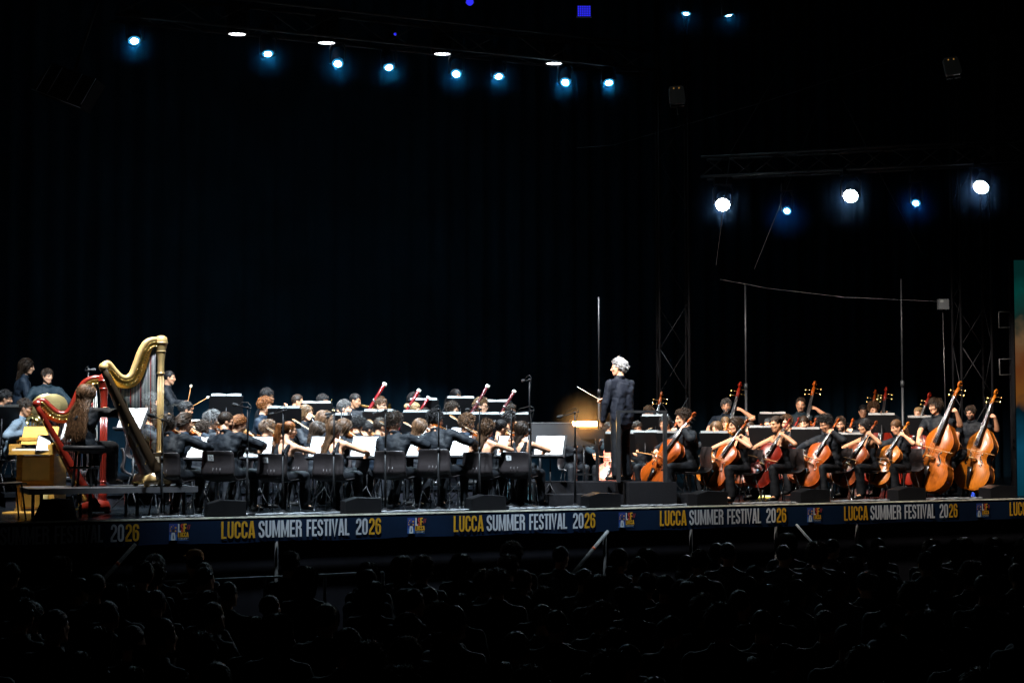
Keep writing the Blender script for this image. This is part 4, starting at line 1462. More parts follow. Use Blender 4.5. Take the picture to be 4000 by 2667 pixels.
# conductor's lit desk
dp = pos(2290, 1.75)
t = thing('conductor_desk', 'black conductor desk with a glowing warm lamp strip on top', 'music stand', TR(V((dp.x, dp.y, STAGE)), 16))
for x in (-.17, .17):
    mb = MB(); mb.box((x, 0, .50), (.045, .045, 1.0)); obj('leg', mb, M_darkmetal, t, smooth=False)
mb = MB(); mb.box((0, 0, .05), (.50, .36, .05)); mb.box((0, 0, .42), (.30, .03, .03)); obj('base', mb, M_darkmetal, t, smooth=False)
mb = MB(); mb.box((0, .0, 1.02), (.56, .06, .14)); obj('front_board', mb, M_stand, t, smooth=False)
mb = MB(); mb.box((0, .19, 1.09), (.56, .34, .012), (R(12), 0, 0)); obj('desk', mb, M_stand, t, smooth=False)
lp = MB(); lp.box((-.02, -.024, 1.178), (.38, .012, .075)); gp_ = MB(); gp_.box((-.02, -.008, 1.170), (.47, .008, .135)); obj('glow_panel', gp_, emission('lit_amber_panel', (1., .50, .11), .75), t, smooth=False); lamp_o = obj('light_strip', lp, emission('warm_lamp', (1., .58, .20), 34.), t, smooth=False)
mb = MB(); mb.box((-.02, -.02, 1.227), (.44, .06, .016)); mb.box((-.235, -.02, 1.165), (.02, .05, .14)); mb.box((.195, -.02, 1.165), (.02, .05, .14)); obj('lamp_housing', mb, M_darkmetal, t, smooth=False)
# big dark desk left of it, seen from behind
sp = pos(2195, 1.9)
t = thing('score_stand', 'wide black desk panel left of the glowing conductor lamp', 'music stand', TR(V((sp.x, sp.y, STAGE)), 178))
mb = MB(); mb.box((0, 0, 1.02), (1.00, .012, .34), (R(10), 0, 0)); obj('panel', mb, M_stand, t, smooth=False)
mb = MB(); mb.box((0, -.03, 1.195), (1.02, .03, .010)); obj('rim', mb, M_alu, t, smooth=False)
for x in (-.33, .33):
    mb = MB(); mb.tube([(x, 0, 0), (x, 0, .86)], .018, 8); obj('leg', mb, M_darkmetal, t)
mb = MB(); mb.box((0, 0, .02), (.9, .35, .03)); obj('base', mb, M_darkmetal, t, smooth=False)

# ------------------------------------------------------------------ lamps
def spot(name, loc, target, watts, col, size, blend=.5, rad=.12):
    l = bpy.data.lights.new(name, 'SPOT'); l.energy = watts; l.color = col; l.spot_size = R(size); l.spot_blend = blend; l.shadow_soft_size = rad
    o = bpy.data.objects.new(name, l); COL.objects.link(o)
    o.location = loc
    o.rotation_euler = (V(target) - V(loc)).to_track_quat('-Z', 'Y').to_euler()
    return o
LM = {}
def lamp_head(p, target, label, r=.085, col=(.62, .88, 1.), strength=60., watts=0, size=40, kind='moving', aim=None):
    """lamp hanging at p with its lens turned to the target"""
    p = V(p); d = (V(target) - p).normalized()
    Md = d.to_track_quat('Z', 'Y').to_matrix().to_4x4(); Md.translation = p
    t = thing('stage_light' if kind != 'par' else 'wash_light', label, 'stage light', Matrix.Translation(p), 'lit stage lights on the trusses')
    I = Matrix.Translation(p).inverted() @ Md
    mb = MB(); mb.lathe([(r * .75, -.36), (r * 1.15, -.30), (r * 1.2, -.05), (r * 1.25, .0), (r * 1.08, .0), (r * 1.06, -.012)], 20); obj('head', mb, M_black, t, M=I)
    kr = .62 if kind == 'moving' else .98
    mb = MB(); mb.lathe([(r * kr, .004), (r * kr * .96, .007), (r * .3, .009)], 20); ln = obj('lens', mb, emission('lens_%d_%d' % (int(col[0] * 100), int(strength)), col, strength), t, M=I)
    if kind == 'moving':
        mb = MB(); mb.lathe([(r * 1.04, -.012), (r * 1.02, .002), (r * .60, .003)], 20); obj('lens_ring', mb, emission('lens_ring_%d' % int(col[0] * 100), (.04, .30, .55), 1.1), t, M=I)  # blue halo of the lamp put into a glowing ring round the lens
    if kind in ('par', 'led'):
        em = emission('led_%d' % int(strength), col, strength * 2)
        mb = MB()
        for q in range(12 if kind == 'led' else 10):
            a = q * 2 * math.pi / (12 if kind == 'led' else 10)
            mb.ell((math.cos(a) * r * .86, math.sin(a) * r * .86, .003), (r * .2, r * .2, .006), seg=8, rings=4)
        obj('led_ring', mb, em, t, M=I)
    up = MB()
    for s in (-1, 1): up.tube([(s * r * 1.35, 0, -.0), (s * r * 1.4, 0, .25), (s * r * .9, 0, .34), (0, 0, .345)], .016, 6)
    obj('yoke', up, M_darkmetal, t)
    mb = MB(); mb.box((0, 0, .40), (r * 2.6, r * 2.2, .12)); mb.tube([(0, 0, .46), (0, 0, .60)], .02, 6); obj('base_box', mb, M_black, t, smooth=False)
    if watts:
        so = spot('spot', V((0, 0, 0)), V((0, 0, 1)), watts, col if kind != 'par' else (.9, .95, 1), size, .6, r)
        if aim is not None: d = (V(aim) - p).normalized()
        so.parent = t; so.matrix_local = Matrix.Translation(d * (.66 if kind != 'par' else 1.4)) @ d.to_track_quat('-Z', 'Y').to_matrix().to_4x4()
    return t
BLUEW = (.66, .88, 1.)
COOL = (.74, .88, 1.)
VT = 5.0
def truss_d(px): return pos(px, VT).y
orch = lambda px, v, z=.9: pos(px, v) + V((0, 0, STAGE + z))
top_lamps = [(508, 146, 700, 2.2), (1036, 198, 1250, 3.5), (1312, 237, 1250, 1.5), (1514, 252, 1750, 3.0), (1780, 278, 1650, 1.5), (1947, 288, 2150, 3.0), (2210, 311, 2050, 1.5), (2382, 313, 2600, 2.5)]
ords = ['leftmost blue-white spot in the top row, far from the others', 'second blue-white spot in the top row, tilted upward right', 'small hooded spot between the second and third top wash lights', 'blue-white spot with a wide halo, above the middle musicians', 'hooded spot left of the brightest middle pair', 'bright haloed spot right of the third wash light', 'hooded blue spot under the last wash light', 'thin slanted spot at the right end of the top row']
for (px, py, tx, tv), lb in zip(top_lamps, ords):
    d = truss_d(px)
    if px in (1036, 1780, 2210): AW = 110
    else: AW = 3000
    lamp_head(at(px, py, d), orch(tx, tv - 1.8, .6), lb, aim=orch(tx, tv + 1.1, 1.0) if px not in (1036, 1780, 2210) else orch(tx - 200, -9, 0), r=.09, col=(.60, .87, 1.), strength=100, watts=AW, size=40)
for (px, py), lb in zip(((914, 119), (1268, 154), (1725, 198), (2166, 236)), ('leftmost flat wash light with a row of white diodes', 'second flat wash light from the left on the top truss', 'third flat wash light, above the two middle spots', 'rightmost flat wash light on the top truss')):
    d = truss_d(px); p = at(px, py, d)
    lamp_head(p, p + V((0, .5, -7)), lb, r=.13, col=(.92, .93, 1.), strength=2.2, watts=2000, size=60, kind='par')
for (px, py, tx, tv), lb in zip(((2688, 37, 2500, 1.5), (2857, 44, 3200, 1.5)), ('small blue lamp high at the top, right of centre', 'slanted cyan lamp at the top edge above the right truss')):
    lamp_head(at(px, py, 25.5), orch(tx, tv), lb, r=.075, col=(.5, .8, 1.), strength=22, watts=450, size=40)
for (px, py, d, r, st, w, tx, tv, k), lb in zip(((2828, 796, 27.5, .115, 30, 200, 2900, .0, 'led'), (3331, 762, 26.5, .115, 30, 200, 3200, .0, 'led'), (3844, 727, 25.6, .115, 30, 200, 3500, .0, 'led'), (3080, 821, 27.0, .072, 90, 130, 2950, .5, 'm'), (3587, 790, 26.1, .072, 90, 130, 3500, .5, 'm')),
        ('round white lamp with a scalloped rim, left end of the right truss', 'round white lamp with a scalloped rim, middle of the right truss', 'round white lamp with a scalloped rim, right end of the right truss', 'small blue spot between the left and middle round white lamps', 'small blue spot between the middle and right round white lamps')):
    lamp_head(at(px, py, d), orch(tx - 250, tv - 2.2, .6) if k == 'led' else orch(tx - 250, tv - 2.2, .6), lb, r=r, col=(.88, .94, 1.) if k == 'led' else (.45, .78, 1.), strength=st, watts=w, size=46, kind='led' if k == 'led' else 'moving')
# blue panel lamp
p = at(2285, 27, 25.2)
t = thing('blue_panel_light', 'blue square panel of small diodes at the top of the picture', 'stage light', Matrix.Translation(p))
em = emission('blue_led', (.03, .03, 1.), 1.0); hm = mat('panel_housing', (.01, .01, .012), .5)
mb = MB(); mb.box((0, .03, 0), (.24, .05, .20)); obj('housing', mb, hm, t, smooth=False)
mb = MB()
for i in range(7):
    for j in range(5): mb.box((-.09 + i * .03, 0, -.07 + j * .035), (.019, .012, .024))
obj('diodes', mb, em, t, smooth=False)['kind'] = 'stuff'
for px, py, r, lb in ((1538, 119, .02, 'tiny blue indicator lamp above the middle of the top row'), (1833, -10, .06, 'blue lamp cut off by the top edge of the picture')):
    p = at(px, py, 25.2); t = thing('indicator_lamp', lb, 'lamp', Matrix.Translation(p))
    mb = MB(); mb.ell((0, 0, 0), (r, r, r)); obj('bulb', mb, em, t)
    mb = MB(); mb.box((0, .06, r), (r * 2.4, .08, r * 2)); obj('housing', mb, hm, t, smooth=False)

# front truss above the picture: the lights that fall on the orchestra from over the stage edge
FZ = STAGE + 8.2
FT = iter(('the gold harp', 'the percussion', 'the timpani', 'the red bearded clarinettist', 'the last bassoonist', 'the bearded bassist', 'the rear bassists', 'chair nine', 'the long brown haired violinist', 'the curly violinist in the wide shirt', 'the leader on chair one', 'the conductor and first cellist', 'the red cello', 'the golden cello', 'the last double bass'))
for px, tx, tv, w, sz, c in ((150, 330, 2.6, 6630, 34, (1., .95, .86)), (200, 250, 4.6, 8112, 40, COOL), (650, 760, 5.0, 8112, 38, COOL), (1150, 1220, 5.0, 9360, 38, COOL), (1620, 1700, 5.0, 9360, 38, COOL), (2550, 2750, 3.7, 5207, 36, (1., .90, .82)), (3050, 3350, 3.7, 5580, 36, (1., .90, .82)), (700, 800, 2.2, 6435, 40, COOL), (1150, 1230, 2.2, 7020, 40, COOL), (1600, 1640, 2.2, 7020, 40, COOL), (2050, 2080, 2.0, 6630, 40, COOL), (2500, 2560, 1.6, 3487, 38, (1., .93, .86)), (2950, 3000, 1.5, 3836, 38, (1., .90, .80)), (3350, 3480, 1.6, 3836, 38, (1., .90, .80)), (3700, 3760, 1.4, 3022, 34, (1., .90, .80))):
    p = pos(px, -1.8 if px > 300 else -.1) + V((0, 0, FZ))
    if px >= 2500: p = pos(px - (250 if px > 3600 else 750 if tv < 4 else 400), -1.6) + V((0, 0, FZ - .9))
    lamp_head(p, orch(tx, tv - (.35 if px < 2500 else 0), .8), 'front lamp hanging above the picture, aimed at ' + next(FT), r=.12, col=c, strength=20, watts=w, size=sz)['group'] = 'front truss lamps above the picture'

# ------------------------------------------------------------------ trusses, towers, poles, cables
def truss(name, label, a, b, w=.30, m=None, step=.5):
    m = m or M_alu
    a = V(a); b = V(b); u = (b - a).normalized(); L = (b - a).length
    s = u.cross(V((0, 0, 1)))
    s = s.normalized() if s.length > .1 else V((1, 0, 0))
    n = s.cross(u)
    t = thing(name, label, 'truss', Matrix.Translation(a))
    C4 = [s * x * w / 2 + n * y * w / 2 for x, y in ((-1, -1), (1, -1), (1, 1), (-1, 1))]
    for c in C4:
        mb = MB(); mb.tube([c, c + u * L], .024, 8); obj('chord', mb, m, t)
    mb = MB(); k = int(L / step)
    for i in range(k):
        for f in range(4):
            p = C4[f]; q = C4[(f + 1) % 4]
            if i % 2: p, q = q, p
            mb.tube([p + u * (i * L / k), q + u * ((i + 1) * L / k)], .010, 5)
    o = obj('lacing', mb, m, t); o['kind'] = 'stuff'
    return t
M_tr = mat('weathered_aluminium', (.016, .018, .021), .45, .2)
M_trd = mat('black_truss_metal', (.007, .007, .008), .6, .0, spec=.1)
ta = at(420, 10, truss_d(420)); tb = at(2420, 168, truss_d(2420))
truss('lighting_truss', 'long dark lighting truss carrying the top row of lamps', pos(420, VT) + V((0, 0, ta.z + .05)), pos(2560, VT) + V((0, 0, ta.z + .05)), .45, M_tr, .7)
a = at(2755, 652, 27.6); b = at(4060, 585, 25.3)
truss('lighting_truss', 'right hand truss carrying three round white lamps', a, b, .34, M_tr, .45)
for px, d in ((2630, 28.6), (3800, 27.5)):
    p = at(px, 1000, d)
    truss('truss_tower', 'black truss tower rising right of the conductor' if px < 3000 else 'black truss tower beside the video screen', V((p.x, p.y, STAGE + .01)), V((p.x, p.y, STAGE + 10)), .52, M_trd, .8)
def cable(label, pts, r=.005, m=None):
    mb = MB(); mb.tube(pts, r, 5); return tag(obj('cable', mb, m or mat('steel_wire', (.02, .022, .025), .6, .0)), label, 'cable', 'rigging cables')
cable('rigging wire slanting from the top edge down to a hook, left of its pair', [at(3215, -20, 26), at(2860, 590, 26.5), at(2800, 1035, 26.8)])
cable('right wire of the slanting pair, ending beside the tall pole', [at(3352, 20, 26.3), at(3110, 660, 26.8), at(2950, 1050, 27)])
cable('long wire rising to the right across the dark upper right', [at(2255, 572, 27), at(2400, 560, 27), at(2960, 400, 26), at(3480, 230, 25), at(3800, 130, 24.5)], .004)
cable('wire slanting down right between the middle and right round lamps', [at(3290, 350, 27), at(3450, 680, 27), at(3610, 990, 27)], .007)
cable('sagging wire from the tall pole to the small box', [at(2815, 1090, 27.5), at(3000, 1125, 27.5), at(3300, 1160, 27), at(3690, 1178, 26.5)], .0035)
M_pole = mat('dim_pole_metal', (.022, .025, .028), .45, .2)
def pole(px, ytop, d, label, speaker=None):
    p = at(px, ytop, d); z0 = STAGE + .01
    t = thing('speaker_pole' if speaker else 'metal_pole', label, 'pole', Matrix.Translation((p.x, p.y, z0)))
    H = p.z - z0
    mb = MB(); mb.tube([(0, 0, 0), (0, 0, H * .5)], .024, 8); mb.tube([(0, 0, H * .5), (0, 0, H)], .017, 8); mb.tube([(0, 0, H * .49), (0, 0, H * .52)], .034, 8); obj('tube', mb, M_pole, t)
    mb = MB(); mb.lathe([(.24, 0), (.24, .02), (.05, .05)], 16); obj('base', mb, M_darkmetal, t)
    if speaker:
        s = thing('loudspeaker', speaker, 'loudspeaker', Matrix.Translation((p.x, p.y, z0 + H)))
        mb = MB(); mb.prism([(-.15, 0), (.15, 0), (.15, .55), (-.15, .55)], -.13, .15); obj('cabinet', mb, M_black, s, smooth=False)
        mb = MB(); mb.box((0, -.136, .275), (.27, .008, .51)); obj('grille', mb, M_darkmetal, s, smooth=False)
pole(2914, 1112, 28.3, 'tall metal pole behind the bearded bassist')
pole(3525, 1088, 28.0, 'tall metal pole right of the pale fingerboard double bass')
pole(2340, 1160, 28.5, 'thin tall pole left of the conductor')
# grey floodlights and small box
def flood(px, py, d, label, rot):
    p = at(px, py, d); t = thing('floodlight', label, 'floodlight', Matrix.Translation(p) @ Euler((R(-15), R(rot), 0)).to_matrix().to_4x4() @ Matrix.Scale(.82, 4))
    mb = MB(); pr = []
    for cx, cz, a0 in ((.09, .13, 0), (-.09, .13, 90), (-.10, -.13, 180), (.10, -.13, 270)):
        pr += [(cx + .05 * math.cos(R(a0 + q * 22.5)), cz + .05 * math.sin(R(a0 + q * 22.5))) for q in range(5)]
    mb.prism(pr, -.03, .05); obj('cover', mb, mat('grey_glass', (.13, .14, .14), .25), t, smooth=False)
    mb = MB(); mb.box((0, .07, -.02), (.26, .06, .38)); mb.tube([(0, .08, -.2), (0, .12, -.34)], .02, 6); obj('housing', mb, M_black, t, smooth=False)
    mb = MB()
    for s in (-1, 1): mb.ell((s * .05, -.032, .13), (.012, .006, .014), seg=6, rings=4)
    obj('bulb', mb, emission('amber_bulb', (1., .5, .1), .35), t)
flood(2650, 362, 24.5, 'grey rounded floodlight on the dark tower right of centre', -4)
flood(3737, 248, 24.0, 'grey rounded floodlight high at the far right', -8)
p = at(3688, 1188, 26.5); t = thing('control_box', 'small grey box on a rod, left of the video screen', 'box', Matrix.Translation(p))
mb = MB(); mb.box((0, 0, 0), (.17, .10, .17)); obj('case', mb, mat('dim_box', (.012, .014, .016), .6), t, smooth=False)
mb = MB(); mb.box((-.03, -.053, .05), (.05, .006, .04)); obj('tag_plate', mb, mat('box_tag', (.06, .065, .065), .6), t, smooth=False)
mb = MB(); mb.tube([(0, .02, -.08), (0.02, .02, -1.6), (.0, .02, -(p.z - STAGE))], .008, 6); obj('rod', mb, M_darkmetal, t)
# left hanging speaker frame
p = at(250, 330, 24.5); t = thing('hanging_loudspeaker', 'dim slanted black loudspeaker hanging at upper left', 'loudspeaker', Matrix.Translation(p) @ Euler((0, R(18), 0)).to_matrix().to_4x4())
mb = MB(); mb.prism([(-.45, -.22), (.35, -.26), (.45, .22), (-.30, .26)], -.2, .3); obj('cabinet', mb, M_black, t, smooth=False)
mb = MB()
for x in (-.38, -.2, .12, .34): mb.tube([(x, -.215, -.22), (x + .09, -.215, .23)], .006, 5)
mb.tube([(-.45, -.215, -.23), (.35, -.215, -.27)], .007, 5)
obj('flying_bars', mb, M_alu, t)
mb = MB(); mb.tube([(0, .05, .25), (0, .05, 3)], .02, 6); obj('chain', mb, M_darkmetal, t)
# right line array
p = at(3948, 390, 27.0); t = thing('line_array', 'dim column of black loudspeakers at the right edge', 'loudspeaker', Matrix.Translation(p))
for k in range(5):
    mb = MB(); mb.box((0, .04 * k, .95 - k * .46), (.44, .40, .43)); obj('speaker_cabinet', mb, mat('array_black', (.008, .008, .010), .7, spec=.2), t, smooth=False)
mb = MB(); mb.tube([(0, 0, 1.1), (0, 0, 4)], .02, 6); obj('chain', mb, M_darkmetal, t)

# video screen at the right edge
def screen_mat():
    m = bpy.data.materials.new('screen_image'); m.use_nodes = True; nt = m.node_tree; nt.nodes.clear()
    tc = nt.nodes.new('ShaderNodeTexCoord'); sp = nt.nodes.new('ShaderNodeSeparateXYZ'); nt.links.new(tc.outputs['Object'], sp.inputs[0])
    nz = nt.nodes.new('ShaderNodeTexNoise'); nz.inputs['Scale'].default_value = 2.2; nz.inputs['Detail'].default_value = 3; nt.links.new(tc.outputs['Object'], nz.inputs[0])
    ad = nt.nodes.new('ShaderNodeMath'); ad.operation = 'MULTIPLY_ADD'; ad.inputs[1].default_value = .9; nt.links.new(nz.outputs[0], ad.inputs[0]); nt.links.new(sp.outputs[2], ad.inputs[2])
    mr = nt.nodes.new('ShaderNodeMapRange'); mr.inputs[1].default_value = .45; mr.inputs[2].default_value = 4.1; nt.links.new(ad.outputs[0], mr.inputs[0])
    cr = nt.nodes.new('ShaderNodeValToRGB'); nt.links.new(mr.outputs[0], cr.inputs[0])
    e = cr.color_ramp.elements
    e[0].position = 0; e[0].color = (.005, .10, .16, 1); e[1].position = 1; e[1].color = (.004, .055, .05, 1)
    for q, c in ((.22, (.01, .16, .30, 1)), (.40, (.003, .03, .05, 1)), (.47, (.45, .16, .03, 1)), (.60, (.34, .10, .03, 1)), (.70, (.40, .22, .10, 1)), (.78, (.02, .06, .05, 1)), (.90, (.004, .12, .10, 1))):
        n = e.new(q); n.color = c
    em = nt.nodes.new('ShaderNodeEmission'); em.inputs[1].default_value = .3; nt.links.new(cr.outputs[0], em.inputs[0])
    o = nt.nodes.new('ShaderNodeOutputMaterial'); nt.links.new(em.outputs[0], o.inputs[0]); return m
d = 26.6; a = at(3962, 1940, d); H = at(3962, 1015, d).z - a.z
t = thing('video_screen', 'tall lit video screen with teal and orange picture at the right edge', 'screen', Matrix.Translation(a))
mb = MB(); mb.box((1.5, 0, H / 2), (2.94, .04, H)); obj('picture', mb, screen_mat(), t, smooth=False)
mb = MB(); mb.box((-.02, .04, H / 2), (.05, .12, H + .06)); mb.box((1.5, .05, H + .03), (3.0, .1, .05)); mb.box((1.5, .05, -.02), (3.0, .1, .04)); obj('frame', mb, M_black, t, smooth=False)
for z in (.25, .45):
    mb = MB(); zz = H * (1 - z) ; mb.tube([(-.06, .0, zz + .12), (-.24, 0, zz + .12), (-.24, 0, zz - .14), (-.06, 0, zz - .14)], .014, 6)
    obj('handle', mb, mat('screen_bracket', (.03, .032, .032), .5), t)
mb = MB(); mb.box((1.5, .3, (a.z) / 2 - .04), (3, .3, a.z - .1)); mb2 = obj('support', mb, M_black, t, smooth=False); mb2.location = (0, 0, -a.z + .02)

# ------------------------------------------------------------------ thin fog added round the lamps to stand in for their glow
HALO_FOGM = {}
def halo_fog(pts, dens, col, r, pw_=2.5):
    """soft round puffs of fog, densest at the lamp"""
    hm_ = bpy.data.materials.new('haze_air'); hm_.use_nodes = True; nt = hm_.node_tree; nt.nodes.clear()
    tc = nt.nodes.new('ShaderNodeTexCoord'); ln = nt.nodes.new('ShaderNodeVectorMath'); ln.operation = 'LENGTH'; nt.links.new(tc.outputs['Object'], ln.inputs[0])
    mr = nt.nodes.new('ShaderNodeMapRange'); mr.inputs[1].default_value = 0; mr.inputs[2].default_value = r * .98; mr.inputs[3].default_value = 1; mr.inputs[4].default_value = 0
    nt.links.new(ln.outputs['Value'], mr.inputs[0])
    pw = nt.nodes.new('ShaderNodeMath'); pw.operation = 'POWER'; pw.inputs[1].default_value = pw_; nt.links.new(mr.outputs[0], pw.inputs[0])
    ml = nt.nodes.new('ShaderNodeMath'); ml.operation = 'MULTIPLY'; ml.inputs[1].default_value = dens; nt.links.new(pw.outputs[0], ml.inputs[0])
    pv = nt.nodes.new('ShaderNodeVolumePrincipled'); pv.inputs['Color'].default_value = (*col, 1); pv.inputs['Anisotropy'].default_value = .0
    nt.links.new(ml.outputs[0], pv.inputs['Density'])
    no = nt.nodes.new('ShaderNodeOutputMaterial'); nt.links.new(pv.outputs[0], no.inputs['Volume'])
    me = MB().ell((0, 0, 0), (r, r, r), seg=16, rings=10).mesh('haze', hm_)
    for p in pts:
        hz = obj('haze', me); hz.location = p; hz['kind'] = 'stuff'
halo_fog([at(px, py, truss_d(px)) for px, py, a, b in top_lamps] + [at(2688, 37, 25.5), at(2857, 44, 25.5)], .62, (.03, .42, .95), .52)
halo_fog([at(px, py, d) for px, py, d in ((2828, 796, 27.5), (3331, 762, 26.5), (3844, 727, 25.6))], .42, (.22, .50, 1.), .7)
halo_fog([at(px, py, d) for px, py, d in ((3080, 821, 27.0), (3587, 790, 26.1))], .5, (.03, .25, 1.), .6)
halo_fog([V((dp.x - .03, dp.y - .12, STAGE + 1.2))], 2.2, (1., .50, .16), .60, 3.5)  # warm puff added for the desk lamp's halo

# ================================================================== harps and the left corner
def harp(M, label, w_col, w_neck, w_box, w_back):
    t = thing('harp', label, 'harp', M)
    # soundbox (tapered, half round back)
    a = V((.02, 0, 1.50)); b = V((.70, 0, .12)); u = (b - a).normalized(); n = V((u.z, 0, -u.x)); n = n if n.x < 0 else -n
    mb = MB(); vs = []; fs = []
    NR = 12
    for i in range(NR + 1):
        f = i / NR; c = a.lerp(b, f); hw = .050 + .21 * f ** 1.1; dp = .06 + .10 * f
        for j in range(9):
            w = math.pi * j / 8
            vs.append(c + V((0, math.cos(w) * hw, 0)) + n * (math.sin(w) ** .8 * dp))
    for i in range(NR):
        for j in range(8):
            q = i * 9 + j; fs.append((q, q + 1, q + 10, q + 9))
    fs.append(tuple(range(8, -1, -1))); fs.append(tuple(NR * 9 + j for j in range(9)))
    mb.add(vs, fs); sb = obj('soundbox', mb, w_back, t)
    mb = MB(); vs = []; fs = []
    for i in range(NR + 1):
        f = i / NR; c = a.lerp(b, f); hw = .052 + .21 * f ** 1.1
        vs += [c + V((0, -hw, 0)) - n * .006, c + V((0, hw, 0)) - n * .006]
    for i in range(NR): fs.append((2 * i, 2 * i + 1, 2 * i + 3, 2 * i + 2))
    mb.add(vs, fs); obj('soundboard', mb, w_box, t)
    mb = MB()
    for f in (.14, .32, .50, .68, .84):
        c = a.lerp(b, f) + n * (.064 + .10 * f)
        for s in (-1, 1): mb.ell(c + V((0, s * (.03 + .15 * f), 0)) - n * .03, (.012, .012, .012), seg=8, rings=6)
    obj('studs', mb, M_brass, sb)
    # neck: harmonic curve
    K = [(-.02, 1.47), (.015, 1.54), (.07, 1.55), (.14, 1.47), (.22, 1.39), (.30, 1.375), (.36, 1.43), (.41, 1.56), (.46, 1.70), (.52, 1.81), (.60, 1.865), (.70, 1.875)]
    mb = MB()
    def curve(K, n=4):
        out = []
        for i in range(len(K) - 1):
            p0 = V(K[max(i - 1, 0)]); p1 = V(K[i]); p2 = V(K[i + 1]); p3 = V(K[min(i + 2, len(K) - 1)])
            for q in range(n):
                x = q / n
                out.append(.5 * ((2 * p1) + (p2 - p0) * x + (2 * p0 - 5 * p1 + 4 * p2 - p3) * x * x + (3 * p1 - p0 - 3 * p2 + p3) * x ** 3))
        out.append(V(K[-1])); return out
    cv = curve(K)
    hh = [.055 + .02 * math.sin(math.pi * i / len(cv)) for i in range(len(cv))]
    mb.tube([(p.x, 0, p.y) for p in cv], [.036] * len(cv), 10, flat=1.0)
    mb.ell((.01, 0, 1.505), (.062, .060, .062)); obj('neck', mb, w_neck, t)
    mb = MB(); vs = []; fs = []
    for i, p in enumerate(cv):
        tt = (cv[min(i + 1, len(cv) - 1)] - cv[max(i - 1, 0)]).normalized(); nn = V((tt.y, -tt.x))
        q0 = p + nn * .018; q1 = p + nn * (.085 + .05 * math.sin(math.pi * i / (len(cv) - 1)))
        for y in (-.034, .034): vs += [(q0.x, y, q0.y), (q1.x, y, q1.y)]
    for i in range(len(cv) - 1):
        k = i * 4
        fs += [(k, k + 1, k + 5, k + 4), (k + 3, k + 2, k + 6, k + 7), (k + 1, k + 3, k + 7, k + 5)]
    mb.add(vs, fs); obj('action_plate', mb, M_gold, t)
    mb = MB()
    for i in range(2, len(cv) - 2):
        tt = (cv[i + 1] - cv[i - 1]).normalized(); nn = V((tt.y, -tt.x)); p = cv[i] + nn * .035
        mb.tube([(p.x, -.052, p.y), (p.x, .052, p.y)], .0065, 6)
        p = cv[i] + nn * .085
        for y in (-.037, .037): mb.ell((p.x, y, p.y), (.012, .006, .012), seg=6, rings=4)
    obj('tuning_pins', mb, M_brass, t)
    # column, capital, base
    mb = MB()
    mb.lathe([(.052, .14), (.052, .30), (.040, .33), (.036, .42), (.036, 1.20), (.036, 1.42), (.046, 1.44), (.040, 1.47), (.044, 1.60), (.060, 1.74), (.072, 1.80), (.078, 1.85), (.070, 1.90), (.035, 1.925)], 18, Matrix.Translation((.735, 0, 0)))
    obj('column', mb, w_col, t)
    mb = MB()
    for k in range(12):
        w = k * math.pi / 6; mb.tube([(.735 + .037 * math.cos(w), .037 * math.sin(w), .43), (.735 + .037 * math.cos(w), .037 * math.sin(w), 1.40)], .005, 5)
    for z, r in ((.31, .050), (.43, .044), (1.44, .050), (1.72, .064), (1.83, .084)): mb.lathe([(r - .006, z - .012), (r, z), (r - .006, z + .012)], 16, Matrix.Translation((.735, 0, 0)))
    obj('fluting', mb, w_col, t)
    mb = MB(); mb.prism([(.46, .03), (.80, .03), (.82, .07), (.80, .16), (.62, .20), (.50, .14)], -.21, .21)
    for x, y in ((.50, -.17), (.50, .17), (.79, -.12), (.79, .12)): mb.ell((x, y, .02), (.04, .035, .025), seg=8, rings=6)
    obj('base', mb, w_neck, t)
    mb = MB()
    for k in range(7): mb.tube([(.60, -.15 + .05 * k, .07), (.42, -.15 + .05 * k, .05)], .008, 5)
    obj('pedals', mb, M_brass, t)
    mb = MB(); mr = MB()
    for k in range(34):
        f = .04 + .93 * k / 33
        bt = a.lerp(b, f)
        # string hangs from the neck above its soundboard point
        x = .045 + .60 * k / 33
        i = min(range(len(cv)), key=lambda q: abs(cv[q].x - x)); top = cv[i]
        (mr if k % 7 == 2 else mb).tube([(bt.x * .96 + .02, 0, bt.z + .01), (x + .01, 0, top.y - .08)], .0019, 4)
    obj('strings', mb, mat('gut_string', (.55, .56, .52), .4), t)['kind'] = 'stuff'
    obj('red_strings', mr, mat('red_string', (.5, .05, .03), .4), t)['kind'] = 'stuff'
    return t
W_HGOLD = mat('pale_gilt_wood', (.40, .26, .105), .3, .0, var=.15, coat=.3)
W_HDARK = mat('dark_harp_back', (.040, .024, .013), .3, coat=.4, var=.2, vscale=4)
W_HRED = mat('red_harp_wood', (.105, .008, .004), .25, coat=.6, var=.2, vscale=5, stretch=(6, 6, 1))
HPV = .62
gp = pos(402, HPV)
hM = Matrix.Translation(V((gp.x, gp.y, STAGE + .385))) @ Matrix.Rotation(R(34), 4, 'Z') @ Matrix.Diagonal((1.04, 1.12, 1.0, 1))
harp(hM, 'golden concert harp with a dark soundbox, nearer to the stage edge', W_HGOLD, W_HGOLD, W_HGOLD, W_HDARK)
rp = pos(146, 1.9)
hM = Matrix.Translation(V((rp.x, rp.y, STAGE + .002))) @ Matrix.Rotation(R(16), 4, 'Z') @ Matrix.Diagonal((1.16, 1.1, .955, 1))
harp(hM, 'dark red concert harp behind the long haired harpist', W_HRED, W_HRED, W_HRED, W_HRED)
